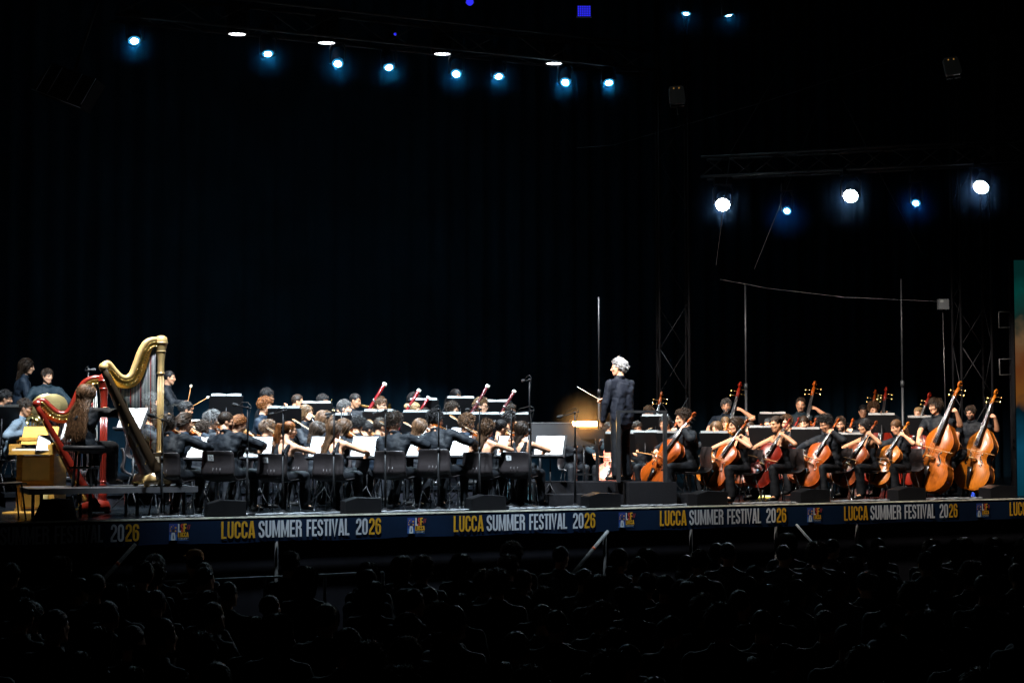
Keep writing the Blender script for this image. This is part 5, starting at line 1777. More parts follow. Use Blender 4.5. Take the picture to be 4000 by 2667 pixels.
# platform under the gold harp
pf = thing('harp_platform', 'low black platform bench under the gold harp and harpist', 'platform')
c0 = pos(118, .50); c1 = pos(775, .50)
w = (c1 - c0); L = w.length; ang = math.atan2(w.y, w.x)
PM = Matrix.Translation(V((c0.x, c0.y, STAGE))) @ Matrix.Rotation(ang, 4, 'Z')
pf.matrix_world = PM
mb = MB(); mb.box((L / 2, .42, .345), (L, .92, .07)); obj('deck', mb, mat('platform_grey', (.055, .055, .06), .4, var=.2), pf, smooth=False)
for x in (.16, L * .36, L * .64, L - .16):
    for y in (.05, .8):
        mb = MB(); mb.tube([(x, y, 0), (x, y, .31)], .022, 8); obj('leg', mb, M_darkmetal if y < .1 else M_chrome, pf)
# round stool
spx = pos(335, .98)
st = thing('round_stool', 'black round stool under the harpist', 'stool', Matrix.Translation(V((spx.x, spx.y, STAGE + .382))))
mb = MB(); mb.lathe([(.24, .45), (.27, .47), (.275, .50), (.255, .52), (.1, .525)], 24); obj('seat', mb, M_black, st)
mb = MB(); mb.tube([(0, 0, .2), (0, 0, .46)], .025, 8); mb.box((0, 0, .24), (.30, .30, .03)); obj('column', mb, M_darkmetal, st)
for k in range(4):
    w = R(45 + 90 * k); mb = MB(); mb.tube([(math.cos(w) * .12, math.sin(w) * .12, .44), (math.cos(w) * .17, math.sin(w) * .17, 0)], .017, 8); obj('leg', mb, M_darkmetal, st)

# celesta at the far left
M_cel = mat('honey_wood', (.50, .27, .055), .35, coat=.3, var=.2, vscale=4, stretch=(1, 1, 6))
M_celp = mat('pale_panel', (.66, .54, .24), .6, var=.1)
cp = pos(160, 2.2)
ce = thing('celesta', 'honey wood keyboard celesta with a pale front panel at far left', 'keyboard', TR(V((cp.x, cp.y, STAGE)), 200))
ce.matrix_world = Matrix.Translation(V((cp.x, cp.y, STAGE))) @ Matrix.Rotation(R(-6), 4, 'Z') @ Matrix.Diagonal((.80, 1, 1, 1))
mb = MB(); mb.box((0, .12, .40), (.62, .36, .70)); obj('cabinet', mb, M_cel, ce, smooth=False)
for x in (-.30, .27):
    mb = MB(); mb.box((x, -.08, .42), (.075, .08, .78)); mb.box((x, -.08, .03), (.1, .12, .06)); obj('post', mb, M_cel, ce, smooth=False)
mb = MB(); mb.box((-.015, -.075, .58), (.48, .02, .30)); mb.box((-.015, -.075, .22), (.48, .02, .28)); obj('front_panel', mb, M_celp, ce, smooth=False)
mb = MB(); mb.box((-.015, -.075, .40), (.50, .04, .04)); obj('panel_rail', mb, M_cel, ce, smooth=False)
mb = MB(); mb.box((0, -.18, .80), (.70, .34, .05)); mb.box((-.33, -.18, .86), (.04, .34, .10)); mb.box((.33, -.18, .86), (.04, .34, .10)); obj('key_bed', mb, M_cel, ce, smooth=False)
mb = MB()
for k in range(22): mb.box((-.30 + .0275 * k, -.22, .838), (.0255, .20, .022))
obj('white_keys', mb, M_ivory, ce, smooth=False)['kind'] = 'stuff'
mb = MB()
for k in range(21):
    if k % 7 not in (2, 6): mb.box((-.286 + .0275 * k, -.18, .856), (.013, .12, .016))
obj('black_keys', mb, M_ebony, ce, smooth=False)['kind'] = 'stuff'
mb = MB(); mb.box((0, .10, .98), (.66, .30, .04)); mb.box((0, .0, 1.02), (.60, .02, .26), (R(-25), 0, 0)); obj('music_desk', mb, M_cel, ce, smooth=False)
mb = MB(); mb.box((0, -.1, .012), (.84, .6, .024)); obj('plinth', mb, M_cel, ce, smooth=False)
p = pos(175, 1.85)
t = thing('music_sheet', 'bright white loose sheet leaning on the celesta keyboard', 'sheet music', TR(V((p.x, p.y, STAGE + .93)), 0))
mb = MB(); mb.box((0, 0, 0), (.17, .004, .23), (R(-30), 0, 0)); obj('page', mb, M_SHEET, t, smooth=False)
mb = MB(); mb.box((0, .01, -.01), (.2, .006, .25), (R(-30), 0, 0)); obj('backing', mb, M_stand, t, smooth=False)
# black wedge bag at the left edge
p = pos(222, .30)
t = thing('covered_speaker', 'black cloth covered speaker in front of the red harp', 'loudspeaker', TR(V((p.x, p.y, STAGE)), 18))
mb = MB(); mb.prism([(-.21, .01), (.21, .01), (.20, .10), (.15, .255), (-.07, .265), (-.12, .20)], -.15, .15); obj('cover', mb, M_drape, t, smooth=False)
mb = MB(); mb.box((0, 0, .006), (.36, .26, .012)); obj('foot', mb, M_rubber, t, smooth=False)

# ================================================================== the players
# px, photo row of the head centre, distance v upstage of the edge, pose, heading, then keywords
PEOPLE = []
def P(px, hy, v, pose, hd, who, label, floor=0., **k):
    PEOPLE.append(dict(px=px, hy=hy, v=v, pose=pose, hd=hd, who=who, label=label, floor=floor, **k))
G1 = 'musicians of the orchestra'
# --- far left
P(105, 1432, 6.1, 'standrest', 72, 'the long haired standing man', 'standing man with long dark hair and navy shirt at far left', RP, hair='wavy', hc='dark', skin='fair', cloth=C_navy, yaw=10)
P(185, 1478, 5.7, 'cymbal', 150, 'the young cymbal player', 'young man holding a large round cymbal beside the long haired standing man', RP, hair='short', hc='dark', skin='fair', cloth=C_teal, yaw=-25)
P(22, 1556, 4.6, 'clarinet', 75, 'the man at the left edge', 'dark bearded man cut by the left edge, behind a black stand', RB, hair='short', hc='black', skin='light', beard='full', noinst=True)
P(97, 1592, 4.2, 'horn', 82, 'the french horn player in grey blue', 'seated man in grey blue shirt and glasses playing a french horn', RW, hair='short', hc='dark', skin='light', cloth=C_slate, specs=True, pitch=-14)
P(272, 1655, 3.0, 'vln', 62, 'the half hidden player behind the red harp', 'half hidden seated player behind the curve of the red harp', 0, hair='short', hc='dark', top='tee')
P(343, 1540, .98, 'harp', 26, 'the harpist', 'harpist with very long wavy brown hair seated from behind on a round stool', .382, sex='f', hair='mane', hc='brown', top='shirt', skin='light', dress=1, lean=3, knees=.12, yaw=8)
P(663, 1476, 6.0, 'timp', 84, 'the timpanist', 'standing timpanist in black shirt lifting a mallet behind the gold harp', RP, hair='crop', hc='black', skin='light', cloth=C_black, beard='goatee', yaw=6, pitch=-3)
P(592, 1573, 4.5, 'clarinet', 85, 'the grey curly player behind the harp column', 'player with curly grey brown hair half hidden by the gold harp column', RW, hair='curly', hc='grey', noinst=True)
P(600, 1618, 3.3, 'vln', 78, 'the man below the grey curly player', 'dark haired man in profile behind the gold harp column', 0, hair='curly', hc='dark', specs=True)
P(727, 1600, 4.4, 'clarinet', 78, 'the short black haired man under the mallet', 'man with thick short black hair just right of the timpanist', RW, hair='short', hc='black', skin='light', noinst=True)
# --- first violins, front row from the left with their desk partners
P(662, 1656, .95, 'vln', 36, 'the bowl cut violinist on chair nine', 'violinist with dark bowl cut seated from behind on the chair numbered 9', 0, hair='bob', hc='dark', yaw=14, bow=.58, cloth=C_black, lean=9, num='9', front=1)
P(726, 1651, 1.8, 'vln', 52, 'the boyish violinist beside chair nine', 'young violinist with dark short hair beside the player on chair 9', 0, hair='swept', hc='dark', yaw=18, cloth=C_navy)
P(797, 1676, 2.7, 'vln', 50, 'the curly violinist left of chair ten', 'violinist with curly dark grey hair seen from behind, left of chair 10', 0, hair='curly', hc='dark')
P(832, 1640, 2.9, 'vln', 78, 'the violinist with greying hair', 'man with greying black hair in profile, his bow pointing up left', 0, hair='messy', hc='grey', yaw=5, bow=.25)
P(886, 1606, 4.3, 'clarinet', 84, 'the sleek haired woman with glasses', 'woman with sleek dark hair and glasses behind the tilted music stand', RW, sex='f', hair='lowtail', hc='black', skin='light', specs=True, noinst=True)
P(884, 1646, .95, 'vln', 40, 'the cropped violinist on chair ten', 'violinist with cropped dark hair seated from behind on the chair numbered 10', 0, hair='crop', hc='dark', yaw=30, bow=.56, lean=9, num='10', front=1, beard='full')
P(936, 1660, 1.8, 'vln', 62, 'the ginger violinist', 'young violinist with swept ginger hair leaning down beside chair 10', 0, hair='swept', hc='ginger', skin='fair', yaw=10, pitch=-22)
P(1038, 1587, 4.0, 'clarinet', 98, 'the red bearded clarinettist', 'clarinettist with curly ginger hair and beard in a navy shirt', RW, hair='curly', hc='ginger', beard='full', skin='fair', cloth=C_navy, yaw=-4)
P(1043, 1548, 5.7, 'trombone', 88, 'the black haired man behind the red beard', 'black haired man with glasses behind the red bearded clarinettist', RB, hair='short', hc='black', specs=True, noinst=True)
P(1049, 1674, 2.3, 'vln', 60, 'the tousled violinist', 'violinist with tousled greyish brown hair left of the ginger ponytail', 0, hair='messy', hc='brown', yaw=10)
P(1164, 1569, 5.5, 'trumpet', 92, 'the trumpeter with glasses', 'trumpeter with receding hair and dark glasses in a dark teal shirt', RB, hair='receding', hc='dark', skin='light', specs=True, cloth=C_teal, beard='goatee')
P(1199, 1613, 3.8, 'clarinet', 112, 'the brown haired clarinettist', 'young woman with straight light brown hair playing the clarinet', RW - .02, sex='f', hair='long', hc='light', skin='fair', yaw=-8)
P(1262, 1569, 5.6, 'horn', 116, 'the black haired horn player', 'man with thick black hair looking over a stand beside a gold horn', RB, hair='short', hc='black', skin='light')
P(1135, 1684, .95, 'vln', 46, 'the ginger ponytail violinist', 'violinist with ginger ponytail and glasses in a black tank top', 0, sex='f', hair='ponytail', hc='ginger', top='tank', skin='fair', yaw=26, bow=.46, num='2', front=1, specs=True, dress=1)
P(1246, 1686, 2.1, 'vln', 46, 'the wavy dark violinist', 'violinist with wavy dark hair seen from behind, a bow over the head', 0, sex='f', hair='wavy', hc='dark', top='tee', bow=.2)
P(1269, 1638, 3.2, 'vln', 52, 'the wavy brown player', 'player with wavy brown hair seen from behind, above the wavy dark violinist', 0, sex='f', hair='wavy', hc='brown')
P(1312, 1678, .95, 'vln', 42, 'the long brown haired violinist', 'violinist with long brown hair and bare right arm seated from behind', 0, sex='f', hair='long', hc='brown', top='tank', skin='light', yaw=12, bow=.60, front=1)
P(1350, 1668, 1.9, 'vln', 66, 'the violinist with glasses beside the long hair', 'woman with brown hair and glasses in profile beside the long haired violinist', 0, sex='f', hair='long', hc='brown', specs=True)
P(1346, 1594, 4.2, 'clarinet', 96, 'the moustached clarinettist', 'man with greying dark hair and beard playing bass clarinet', RW, hair='short', hc='grey', skin='fair', beard='full', yaw=-2)
P(1388, 1566, 5.7, 'trombone', 106, 'the trombonist', 'tan man with cropped black hair holding a brass trombone', RB, hair='crop', hc='black', skin='tan', beard='goatee')
P(1400, 1659, 2.8, 'vln', 44, 'the dark curly head behind the white sheet', 'violinist with dark curly hair seen from behind, right of the upright bow', 0, hair='curly', hc='black')
P(1438, 1674, 3.1, 'vln', 72, 'the small face with dark glasses', 'dark haired violinist with dark glasses low behind the white sheet', 0, hair='short', hc='black', specs=True)
P(1484, 1582, 4.3, 'bassoon', 142, 'the first bassoonist', 'bassoonist with brown hair and glasses behind the first red bassoon', RW, hair='short', hc='brown', skin='fair', specs=True)
P(1490, 1666, 1.8, 'vln', 60, 'the dark haired violinist beside the big curls', 'violinist with short dark hair left of the big curly head, bow crossing', 0, hair='short', hc='dark', yaw=6, cloth=C_navy, bow=.3)
P(1541, 1652, .95, 'vln', 36, 'the big curly violinist', 'violinist with big curly dark hair and black shirt seen from behind', 0, hair='curlybig', hc='dark', yaw=10, bow=.5, lean=9, front=1)
P(1618, 1601, 4.2, 'bassoon', 142, 'the blonde bassoonist', 'woman with blonde hair pinned up in profile behind the second red bassoon', RW, sex='f', hair='updo', hc='blond', skin='fair', earring=1)
P(1621, 1562, 5.8, 'trumpet', 96, 'the dark head behind the second bassoon', 'dark haired player mostly hidden behind the second red bassoon', RB, hair='wavy', hc='black', noinst=True)
P(1644, 1667, 1.95, 'vln', 46, 'the straight brown haired violinist with bare back', 'violinist with straight brown hair and bare back between two curly men', 0, sex='f', hair='long', hc='brown', top='tank', skin='fair')
P(1658, 1622, 4.75, 'bassoon', 150, 'the hidden bassoonist', 'dark curly player hidden under the short upright red bassoon', RW, hair='curly', hc='dark', yaw=-10)
P(1702, 1640, .95, 'vln', 43, 'the curly violinist in the wide black shirt', 'violinist with dark curls, black shirt and long extended bow arm', 0, hair='curly', hc='black', yaw=22, bow=.60, lean=10, front=1)
P(1768, 1602, 4.1, 'clarinet', 98, 'the curly clarinettist with glasses', 'man with curly dark hair and round glasses looking right', RW, hair='curly', hc='dark', skin='fair', specs=True, beard='goatee')
P(1779, 1550, 5.9, 'trumpet', 128, 'the dark haired player at the back', 'dark haired woman highest at the back above the curly clarinettist', RB, sex='f', hair='lowtail', hc='black', skin='tan', noinst=True)
P(1881, 1586, 4.4, 'bassoon', 142, 'the light brown haired bassoonist', 'man with light brown hair and glasses behind a dark bassoon', RW, hair='swept', hc='light', skin='fair', specs=True, dark=True)
P(1991, 1605, 4.6, 'bassoon', 142, 'the last bassoonist on the right', 'dark haired bassoonist with glasses left of the tall microphone stand', RW - .05, hair='short', hc='dark', skin='light', specs=True, dark=True)
P(1827, 1656, 1.85, 'vln', 60, 'the curly brown violinist with raised bow', 'violinist with curly brown hair, his bow stick crossing in front', 0, hair='curlybig', hc='brown', yaw=4, cloth=C_navy, bow=.25)
P(1904, 1688, .95, 'vln', 42, 'the long curly haired violinist', 'violinist with very long curly brown hair in a black halter top', 0, sex='f', hair='longcurly', hc='brown', top='halter', skin='light', yaw=10, bow=.44, front=1, dress=1)
P(1960, 1670, 1.8, 'vln', 78, 'the violinist with the dark bun', 'woman with dark bun and glasses looking right, pale arm forward', 0, sex='f', hair='bun', hc='black', top='tank', skin='fair', specs=True, num='2')
P(1988, 1640, 2.6, 'vln', 84, 'the short haired violinist behind the bun', 'dark short haired violinist just behind the woman with the dark bun', 0, hair='short', hc='black')
P(2014, 1680, 3.3, 'vln', 75, 'the low head behind the viola', 'low brown head behind the orange violin near the tall microphone', 0, hair='short', hc='brown')
P(2046, 1688, .95, 'vln', 46, 'the leader on chair one', 'violinist with long dark brown hair on the chair numbered 1', 0, sex='f', hair='long', hc='dark', top='tank', skin='light', yaw=16, bow=.52, num='1', front=1)
# --- middle
P(2245, 1692, 3.6, 'vln', 170, 'the player behind the glowing desk', 'player facing us behind the glowing conductor desk with an orange violin', 0, hair='short', hc='brown', skin='light', noface=0)
P(2416, 1436, 1.15, 'conductor', -40, 'the conductor', 'conductor with silver hair and black shirt standing on the podium with a baton', PZ, hair='swept', hc='white', skin='fair', cloth=C_conductor, yaw=-38, pitch=-4, lean=2, build=1.0, stride=.06)
P(2378, 1682, 3.4, 'cello', -168, 'the bearded cellist left of the conductor', 'bearded cellist in dark teal shirt beside the conductor\'s legs', 0, hair='short', hc='black', skin='tan', beard='full', cloth=C_teal)
P(2488, 1673, 3.5, 'vln', -150, 'the violinist right of the conductor', 'violinist with short dark hair right of the conductor, bow across his face', 0, hair='short', hc='dark', skin='light')
P(2534, 1614, 5.0, 'bass', -176, 'the curly bassist above the violinist', 'curly haired bassist peeping over a stand right of the conductor', 0, hair='curly', hc='brown', skin='fair')
P(2596, 1655, 2.6, 'cello', -142, 'the cellist with glasses behind the guard rail', 'cellist with glasses and short dark hair behind the guard rail', 0, hair='short', hc='black', skin='light', specs=True, cloth=C_navy)
# --- cellos, front row
P(2668, 1634, .95, 'cello', -104, 'the first cellist', 'cellist in black shirt in profile, nearest the guard rail', 0, hair='curly', hc='dark', skin='fair', yaw=4, W=W_ORANGE, front=2, ctwist=-.9)
P(2795, 1674, 2.7, 'cello', -150, 'the blonde girl between the cellists', 'girl with long blonde hair looking down between first and second cellists', 0, sex='f', hair='long', hc='light', skin='fair', pitch=-18)
P(2836, 1585, 4.5, 'bass', -168, 'the bearded bassist', 'bearded bassist with greying black hair, left hand raised on the neck', 0, hair='short', hc='grey', skin='light', beard='full', yaw=0, cloth=C_navy, top='tee')
P(2834, 1656, 3.3, 'vln', -150, 'the blond head behind the bob', 'fair haired player hidden behind the cellist with the brown bob', 0, sex='f', hair='lowtail', hc='light', skin='fair')
P(2870, 1660, .95, 'cello', -116, 'the cellist with the brown bob', 'cellist with straight brown bob and black sleeveless top, orange cello', 0, sex='f', hair='bob', hc='dark', skin='fair', top='tank', W=W_ORANGE, front=2, yaw=4, ctwist=-.6)
P(2927, 1678, 2.4, 'cello', -142, 'the half hidden woman behind the bob', 'woman with tied dark hair half hidden between two cellists', 0, sex='f', hair='lowtail', hc='dark', skin='fair', top='tank')
P(3001, 1660, 2.9, 'cello', -132, 'the dark head left of the earring', 'dark haired woman half hidden left of the cellist with the gold earring', 0, sex='f', hair='bun', hc='black', skin='tan')
P(3030, 1656, .95, 'cello', -122, 'the cellist with the gold earring', 'cellist with hair tied back and gold earring, playing a red cello', 0, sex='f', hair='bun', hc='dark', skin='tan', top='strap', W=W_RED, front=2, earring=1, yaw=2, ctwist=-.9)
P(3070, 1652, 3.0, 'cello', -140, 'the curly head behind the red cello', 'curly haired man hidden behind the cellist with the gold earring', 0, hair='curly', hc='brown')
P(3127, 1580, 4.5, 'bass', -170, 'the moustached bassist', 'bassist with moustache and short curly hair in a dark teal shirt', 0, hair='receding', hc='dark', skin='light', beard='goatee', cloth=C_teal, top='tee')
P(3138, 1653, 2.5, 'cello', -156, 'the woman with hair pulled back', 'woman with dark hair pulled back looking down below the moustached bassist', 0, sex='f', hair='lowtail', hc='dark', skin='fair', pitch=-16)
P(3222, 1656, .95, 'cello', -120, 'the curly cellist with glasses', 'cellist with bushy curly black hair and glasses in a black shirt', 0, hair='curlybig', hc='black', skin='light', W=W_ORANGE, front=2, specs=True, pitch=-22, ctwist=-.75)
P(3281, 1656, 2.5, 'cello', -152, 'the bearded cellist with glasses', 'bearded cellist with glasses behind the curly black haired cellist', 0, hair='short', hc='dark', skin='fair', specs=True, beard='full')
P(3370, 1606, 4.9, 'bass', -172, 'the woman with round glasses', 'woman with round glasses and tied hair at the back', 0, sex='f', hair='lowtail', hc='black', skin='light', specs=True)
P(3411, 1598, 4.3, 'bass', -176, 'the bassist with the upright pale neck', 'bassist with curly brown hair bent over a stand, pale fingerboard upright', 0, hair='curly', hc='brown', skin='fair', pitch=-22)
P(3372, 1664, .95, 'cello', -114, 'the cellist with long black hair', 'cellist with long black hair and bare arms, dark red brown cello', 0, sex='f', hair='long', hc='black', skin='tan', top='tank', W=W_BROWN, front=2, ctwist=-.8)
P(3497, 1668, .95, 'cello', -118, 'the girl with the golden cello', 'girl with low brown ponytail in a black tee, golden orange cello', 0, sex='f', hair='lowtail', hc='brown', skin='light', top='tee', W=W_GOLD, front=2, pitch=-20, ctwist=-.5)
P(3585, 1616, 3.4, 'bass', -146, 'the blond bassist with a bun', 'blond man with hair in a bun behind a stand near the right end', 0, hair='bun', hc='blond', skin='fair')
P(3652, 1588, 1.15, 'bass', -132, 'the bassist with glasses and tousled hair', 'bassist with tousled dark hair and glasses, black shirt with rolled sleeves', 0, hair='messy', hc='dark', skin='light', specs=True, top='tee', W=W_BASS, front=3, beard='goatee', yaw=26, ctwist=-.1)
P(3790, 1612, 1.15, 'bass', -146, 'the last bassist at the right end', 'bearded bassist with glasses at the right end, orange bass with purple cloth', 0, hair='short', hc='dark', skin='light', specs=True, beard='full', top='tee', W=W_GOLD, front=3, yaw=12, ctwist=.15)

rng = random.Random(11)
CPX = {662: 672, 884: 878, 1135: 1074, 1312: 1294, 1541: 1533, 1702: 1704, 1904: 1863, 2046: 2008}
for sp in PEOPLE:
    sp.setdefault('lean', 6 if sp['pose'] not in ('bass', 'timp', 'cymbal', 'standrest', 'conductor', 'harp') else 3)
    if sp['pose'] == 'vln':
        sp.setdefault('bow', rng.choice((.25, .38, .5)))
        sp.setdefault('yaw', -18); sp.setdefault('roll', 8)
        if sp.get('front') or sp['yaw'] > 0: sp['roll'] = 4
        if sp.get('front') == 1:
            h0 = sp['hd']; sp['hd'] = h0 * .58; sp['yaw'] += h0 * .42
            sp['lat'] = (sp['px'] - CPX[sp['px']]) / 285 - (.03 + .67 * math.sin(R(sp['lean']))) * math.sin(R(sp['hd'])) - .25 * math.sin(R(sp['hd'] * .7))
            sp['tilt'] = math.degrees(math.asin(max(-.3, min(.3, sp['lat'] / .67))))
    if sp['pose'] == 'cello':
        sp.setdefault('bow', rng.choice((.28, .36, .44))); sp.setdefault('lh', rng.choice((1.02, 1.08, 1.12)))
        sp.setdefault('hx', .03); sp.setdefault('pitch', -10)
    if sp['pose'] == 'bassoon': sp.setdefault('yaw', -36)
    sp.setdefault('pitch', -8 + rng.uniform(-5, 3))
    sp.setdefault('build', rng.uniform(.95, 1.13))
    if not sp.get('front') and sp['pose'] not in ('conductor', 'harp', 'timp'):
        sp['lean'] += rng.uniform(-3, 4); sp['yaw'] = sp.get('yaw', 0) + rng.uniform(-9, 9); sp['roll'] = sp.get('roll', 0) + rng.uniform(-6, 6)
    sp['face'] = not (sp.get('front') == 1 and sp.get('yaw', 0) < 14 or sp['pose'] in ('harp',))
    prep_person(sp)
bake()

# stools for the bass players
def bass_stool(M, label):
    t = thing('bass_stool', label, 'stool', M, 'tall stools of the bassists')
    mb = MB(); mb.lathe([(.15, .70), (.17, .72), (.165, .75), (.1, .755)], 18); obj('seat', mb, M_black, t)
    for k in range(4):
        w = R(45 + 90 * k); mb = MB(); mb.tube([(math.cos(w) * .11, math.sin(w) * .11, .71), (math.cos(w) * .2, math.sin(w) * .2, 0)], .012, 6); obj('leg', mb, M_darkmetal, t)
    mb = MB(); mb.tube([(math.cos(R(45 + 90 * k)) * .165, math.sin(R(45 + 90 * k)) * .165, .28) for k in range(5)], .008, 6); obj('foot_ring', mb, M_darkmetal, t)
WV = [W_VLN, W_ORANGE, W_BROWN, W_VLN]
WC = [W_ORANGE, W_BROWN, W_GOLD, W_ORANGE, W_RED]
PLACED = []
for i, sp in enumerate(PEOPLE):
    g = pos(sp['px'], sp['v'])
    RM = Matrix.Rotation(-R(sp['hd']), 3, 'Z')
    hc = sp['_hc']
    off = RM @ V((hc.x, hc.y, 0))
    p = V((g.x - off.x, g.y - off.y, 0))
    zf = STAGE + sp['floor'] + .009
    want = zat(sp['hy'], g.y) - zf
    s = max(.92, min(1.09, want / hc.z))
    sp['s'] = s; sp['p'] = p; sp['zf'] = zf
    M = TR((p.x, p.y, zf), sp['hd'], s)
    sp['M'] = M
    o = make_person(sp, M)
    who = sp['who']; ex = sp['_ex']
    if 'vln' in ex:
        strings_thing('violin', M @ ex['vln'], 'brown violin held under the chin of ' + who, WV[i % 4] if sp['px'] < 2200 else W_GOLD, 'violins and violas')
        bow_thing(M @ ex['bow'], 'thin violin bow in the right hand of ' + who, 'violin')
    if 'cello' in ex:
        Wd = sp.get('W', WC[i % 5])
        if sp['px'] == 2378: Wd = W_PINK
        nm = {W_ORANGE: 'orange brown', W_BROWN: 'dark brown', W_GOLD: 'golden orange', W_BASS: 'orange', W_RED: 'dark red', W_PINK: 'pale pinkish red'}[Wd]
        strings_thing('cello', M @ ex['cello'], nm + ' cello between the knees of ' + who, Wd, 'cellos')
        bow_thing(M @ ex['bow'], 'cello bow drawn by ' + who, 'cello')
    if 'bass' in ex:
        Wd = sp.get('W', [W_BROWN, W_RED, W_ORANGE][i % 3])
        strings_thing('bass', M @ ex['bass'], 'large double bass leaning on ' + who, Wd, 'double basses')
        bow_thing(M @ ex['bow'], 'double bass bow in the hand of ' + who, 'bass')
        bass_stool(TR((p.x, p.y, zf), sp['hd'], s * .995), 'tall black stool under ' + who)
    if 'clar' in ex and not sp.get('noinst'): wind_thing('clar', M @ ex['clar'], 'black clarinet played by ' + who)
    if 'bsn' in ex: wind_thing('bsn', M @ ex['bsn'], ('dark ' if sp.get('dark') else 'shiny red ') + 'bassoon played by ' + who, sp.get('dark'))
    if 'brass' in ex and not sp.get('noinst'): wind_thing(sp['pose'], M @ ex['brass'], 'golden brass ' + sp['pose'] + ' played by ' + who)
    if 'horn' in ex: wind_thing('horn', M @ ex['horn'], 'golden french horn held by ' + who)
    for kx in ('malR', 'malL'):
        if kx in ex:
            t = thing('mallet', 'pale mallet ' + ('held upright' if kx == 'malR' else 'pointing forward') + ' by the timpanist', 'mallet', M @ ex[kx])
            mb = MB(); mb.tube([(0, -.06, 0), (0, .28, 0)], .007, 6); obj('handle', mb, M_bowstick, t)
            mb = MB(); mb.ell((0, .295, 0), (.024, .03, .024)); obj('mallet_head', mb, M_hairbow, t)
    if 'baton' in ex:
        t = thing('baton', 'white baton in the conductor\'s raised hand', 'baton', M @ ex['baton'])
        mb = MB(); mb.tube([(0, 0, 0), (0, .38, 0)], [.0055, .003], 6); obj('stick', mb, M_ivory, t)
        mb = MB(); mb.ell((0, -.01, 0), (.012, .024, .012)); obj('grip', mb, M_bowstick, t)
    # chair under every seated player
    if sp['pose'] in ('vln', 'cello', 'clarinet', 'bassoon', 'trumpet', 'trombone', 'horn'):
        ch = sp['hd'] if sp.get('front') != 1 else sp['hd'] * .7
        chair(TR((p.x, p.y, zf), ch, min(1.03, max(.97, s))), 'dark plastic chair under ' + who if not sp.get('num') else 'dark plastic chair with number card %s under %s' % (sp['num'], who), sp.get('num'))
# cymbals
c = [s for s in PEOPLE if s['pose'] == 'cymbal'][0]
for k, (off, rot, lab) in enumerate((((-.02, .36, 1.0), (R(62), R(-14), 0), 'large pale golden cymbal held by the young man, facing us'), ((.10, .40, .99), (R(70), R(-24), 0), 'second golden cymbal just behind the facing one'))):
    t = thing('cymbal', lab, 'cymbal', c['M'] @ Matrix.Translation(V((off[0] + .0, off[1] + .05 * (1 - k), off[2] + .10))) @ Euler(rot).to_matrix().to_4x4())
    mb = MB(); mb.lathe([(.235, 0), (.236, .002), (.10, .018), (.05, .026), (.045, .045), (.01, .055), (.009, .052), (.044, .040), (.05, .022), (.10, .014)], 32); obj('plate', mb, mat('cymbal_bronze', (.70, .52, .22), .36, .75, bump=.15, bscale=60, stretch=(1, 1, 30)), t)
    mb = MB(); mb.tube([(0, 0, .05), (0, 0, .075), (.05, 0, .09), (.06, 0, .06)], .008, 6); obj('strap', mb, M_shoe, t)
# timpani
for k, (px, v) in enumerate(((700, 5.6), (755, 5.9))):
    g = pos(px, v); t = thing('timpano', ('left' if k == 0 else 'right') + ' copper kettle drum in front of the timpanist', 'drum', Matrix.Translation(V((g.x, g.y, STAGE + RP + .004))))
    mb = MB(); mb.lathe([(.06, .22), (.2, .30), (.30, .46), (.335, .66), (.335, .80)], 24); obj('kettle', mb, mat('copper_bowl', (.62, .28, .14), .25, 1.), t)
    mb = MB(); mb.lathe([(.345, .79), (.35, .82), (.33, .825), (.05, .822)], 24); obj('drum_head', mb, mat('drum_skin', (.7, .68, .6), .5), t)
    for q in range(4):
        w = R(45 + 90 * q); mb = MB(); mb.tube([(math.cos(w) * .33, math.sin(w) * .33, .7), (math.cos(w) * .34, math.sin(w) * .34, 0)], .014, 6); obj('leg', mb, M_chrome, t)

# ================================================================== music stands
n_st = 0
for sp in PEOPLE:
    if sp.get('front') == 1:
        f = V((math.sin(R(sp['hd'] + 3)), math.cos(R(sp['hd'] + 3)), 0))
        q = pos(sp['px'], sp['v']) + f * .78
        music_stand(TR((q.x, q.y, STAGE + .009), sp['hd'] - 4), .835, 'music stand with white sheets before ' + sp['who'], 22, 'bright white open sheet music before ' + sp['who'])
for px, v, py, hd, lab in (
    (1032, 2.35, 1765, 40, 'music stand with white page right of the ginger violinist'),
    (1205, 2.3, 1795, 40, 'low music stand with white page right of the ponytail violinist'),
    (1670, 2.6, 1712, 45, 'music stand with white page between the two curly men'),
    (1795, 2.6, 1712, 45, 'music stand with white page left of the long curly hair'),
    (305, 1.9, 1690, 20, 'music stand with tall white sheet behind the harpist'),
    (520, 2.5, 1640, 30, 'music stand with white page seen through the gold harp strings')):
    q = pos(px, v); h = zat(py, q.y) - STAGE
    music_stand(TR((q.x, q.y, STAGE + .009), hd), h, lab, 26, 'white page on a stand, ' + lab.split('page ')[-1].split('sheet ')[-1])
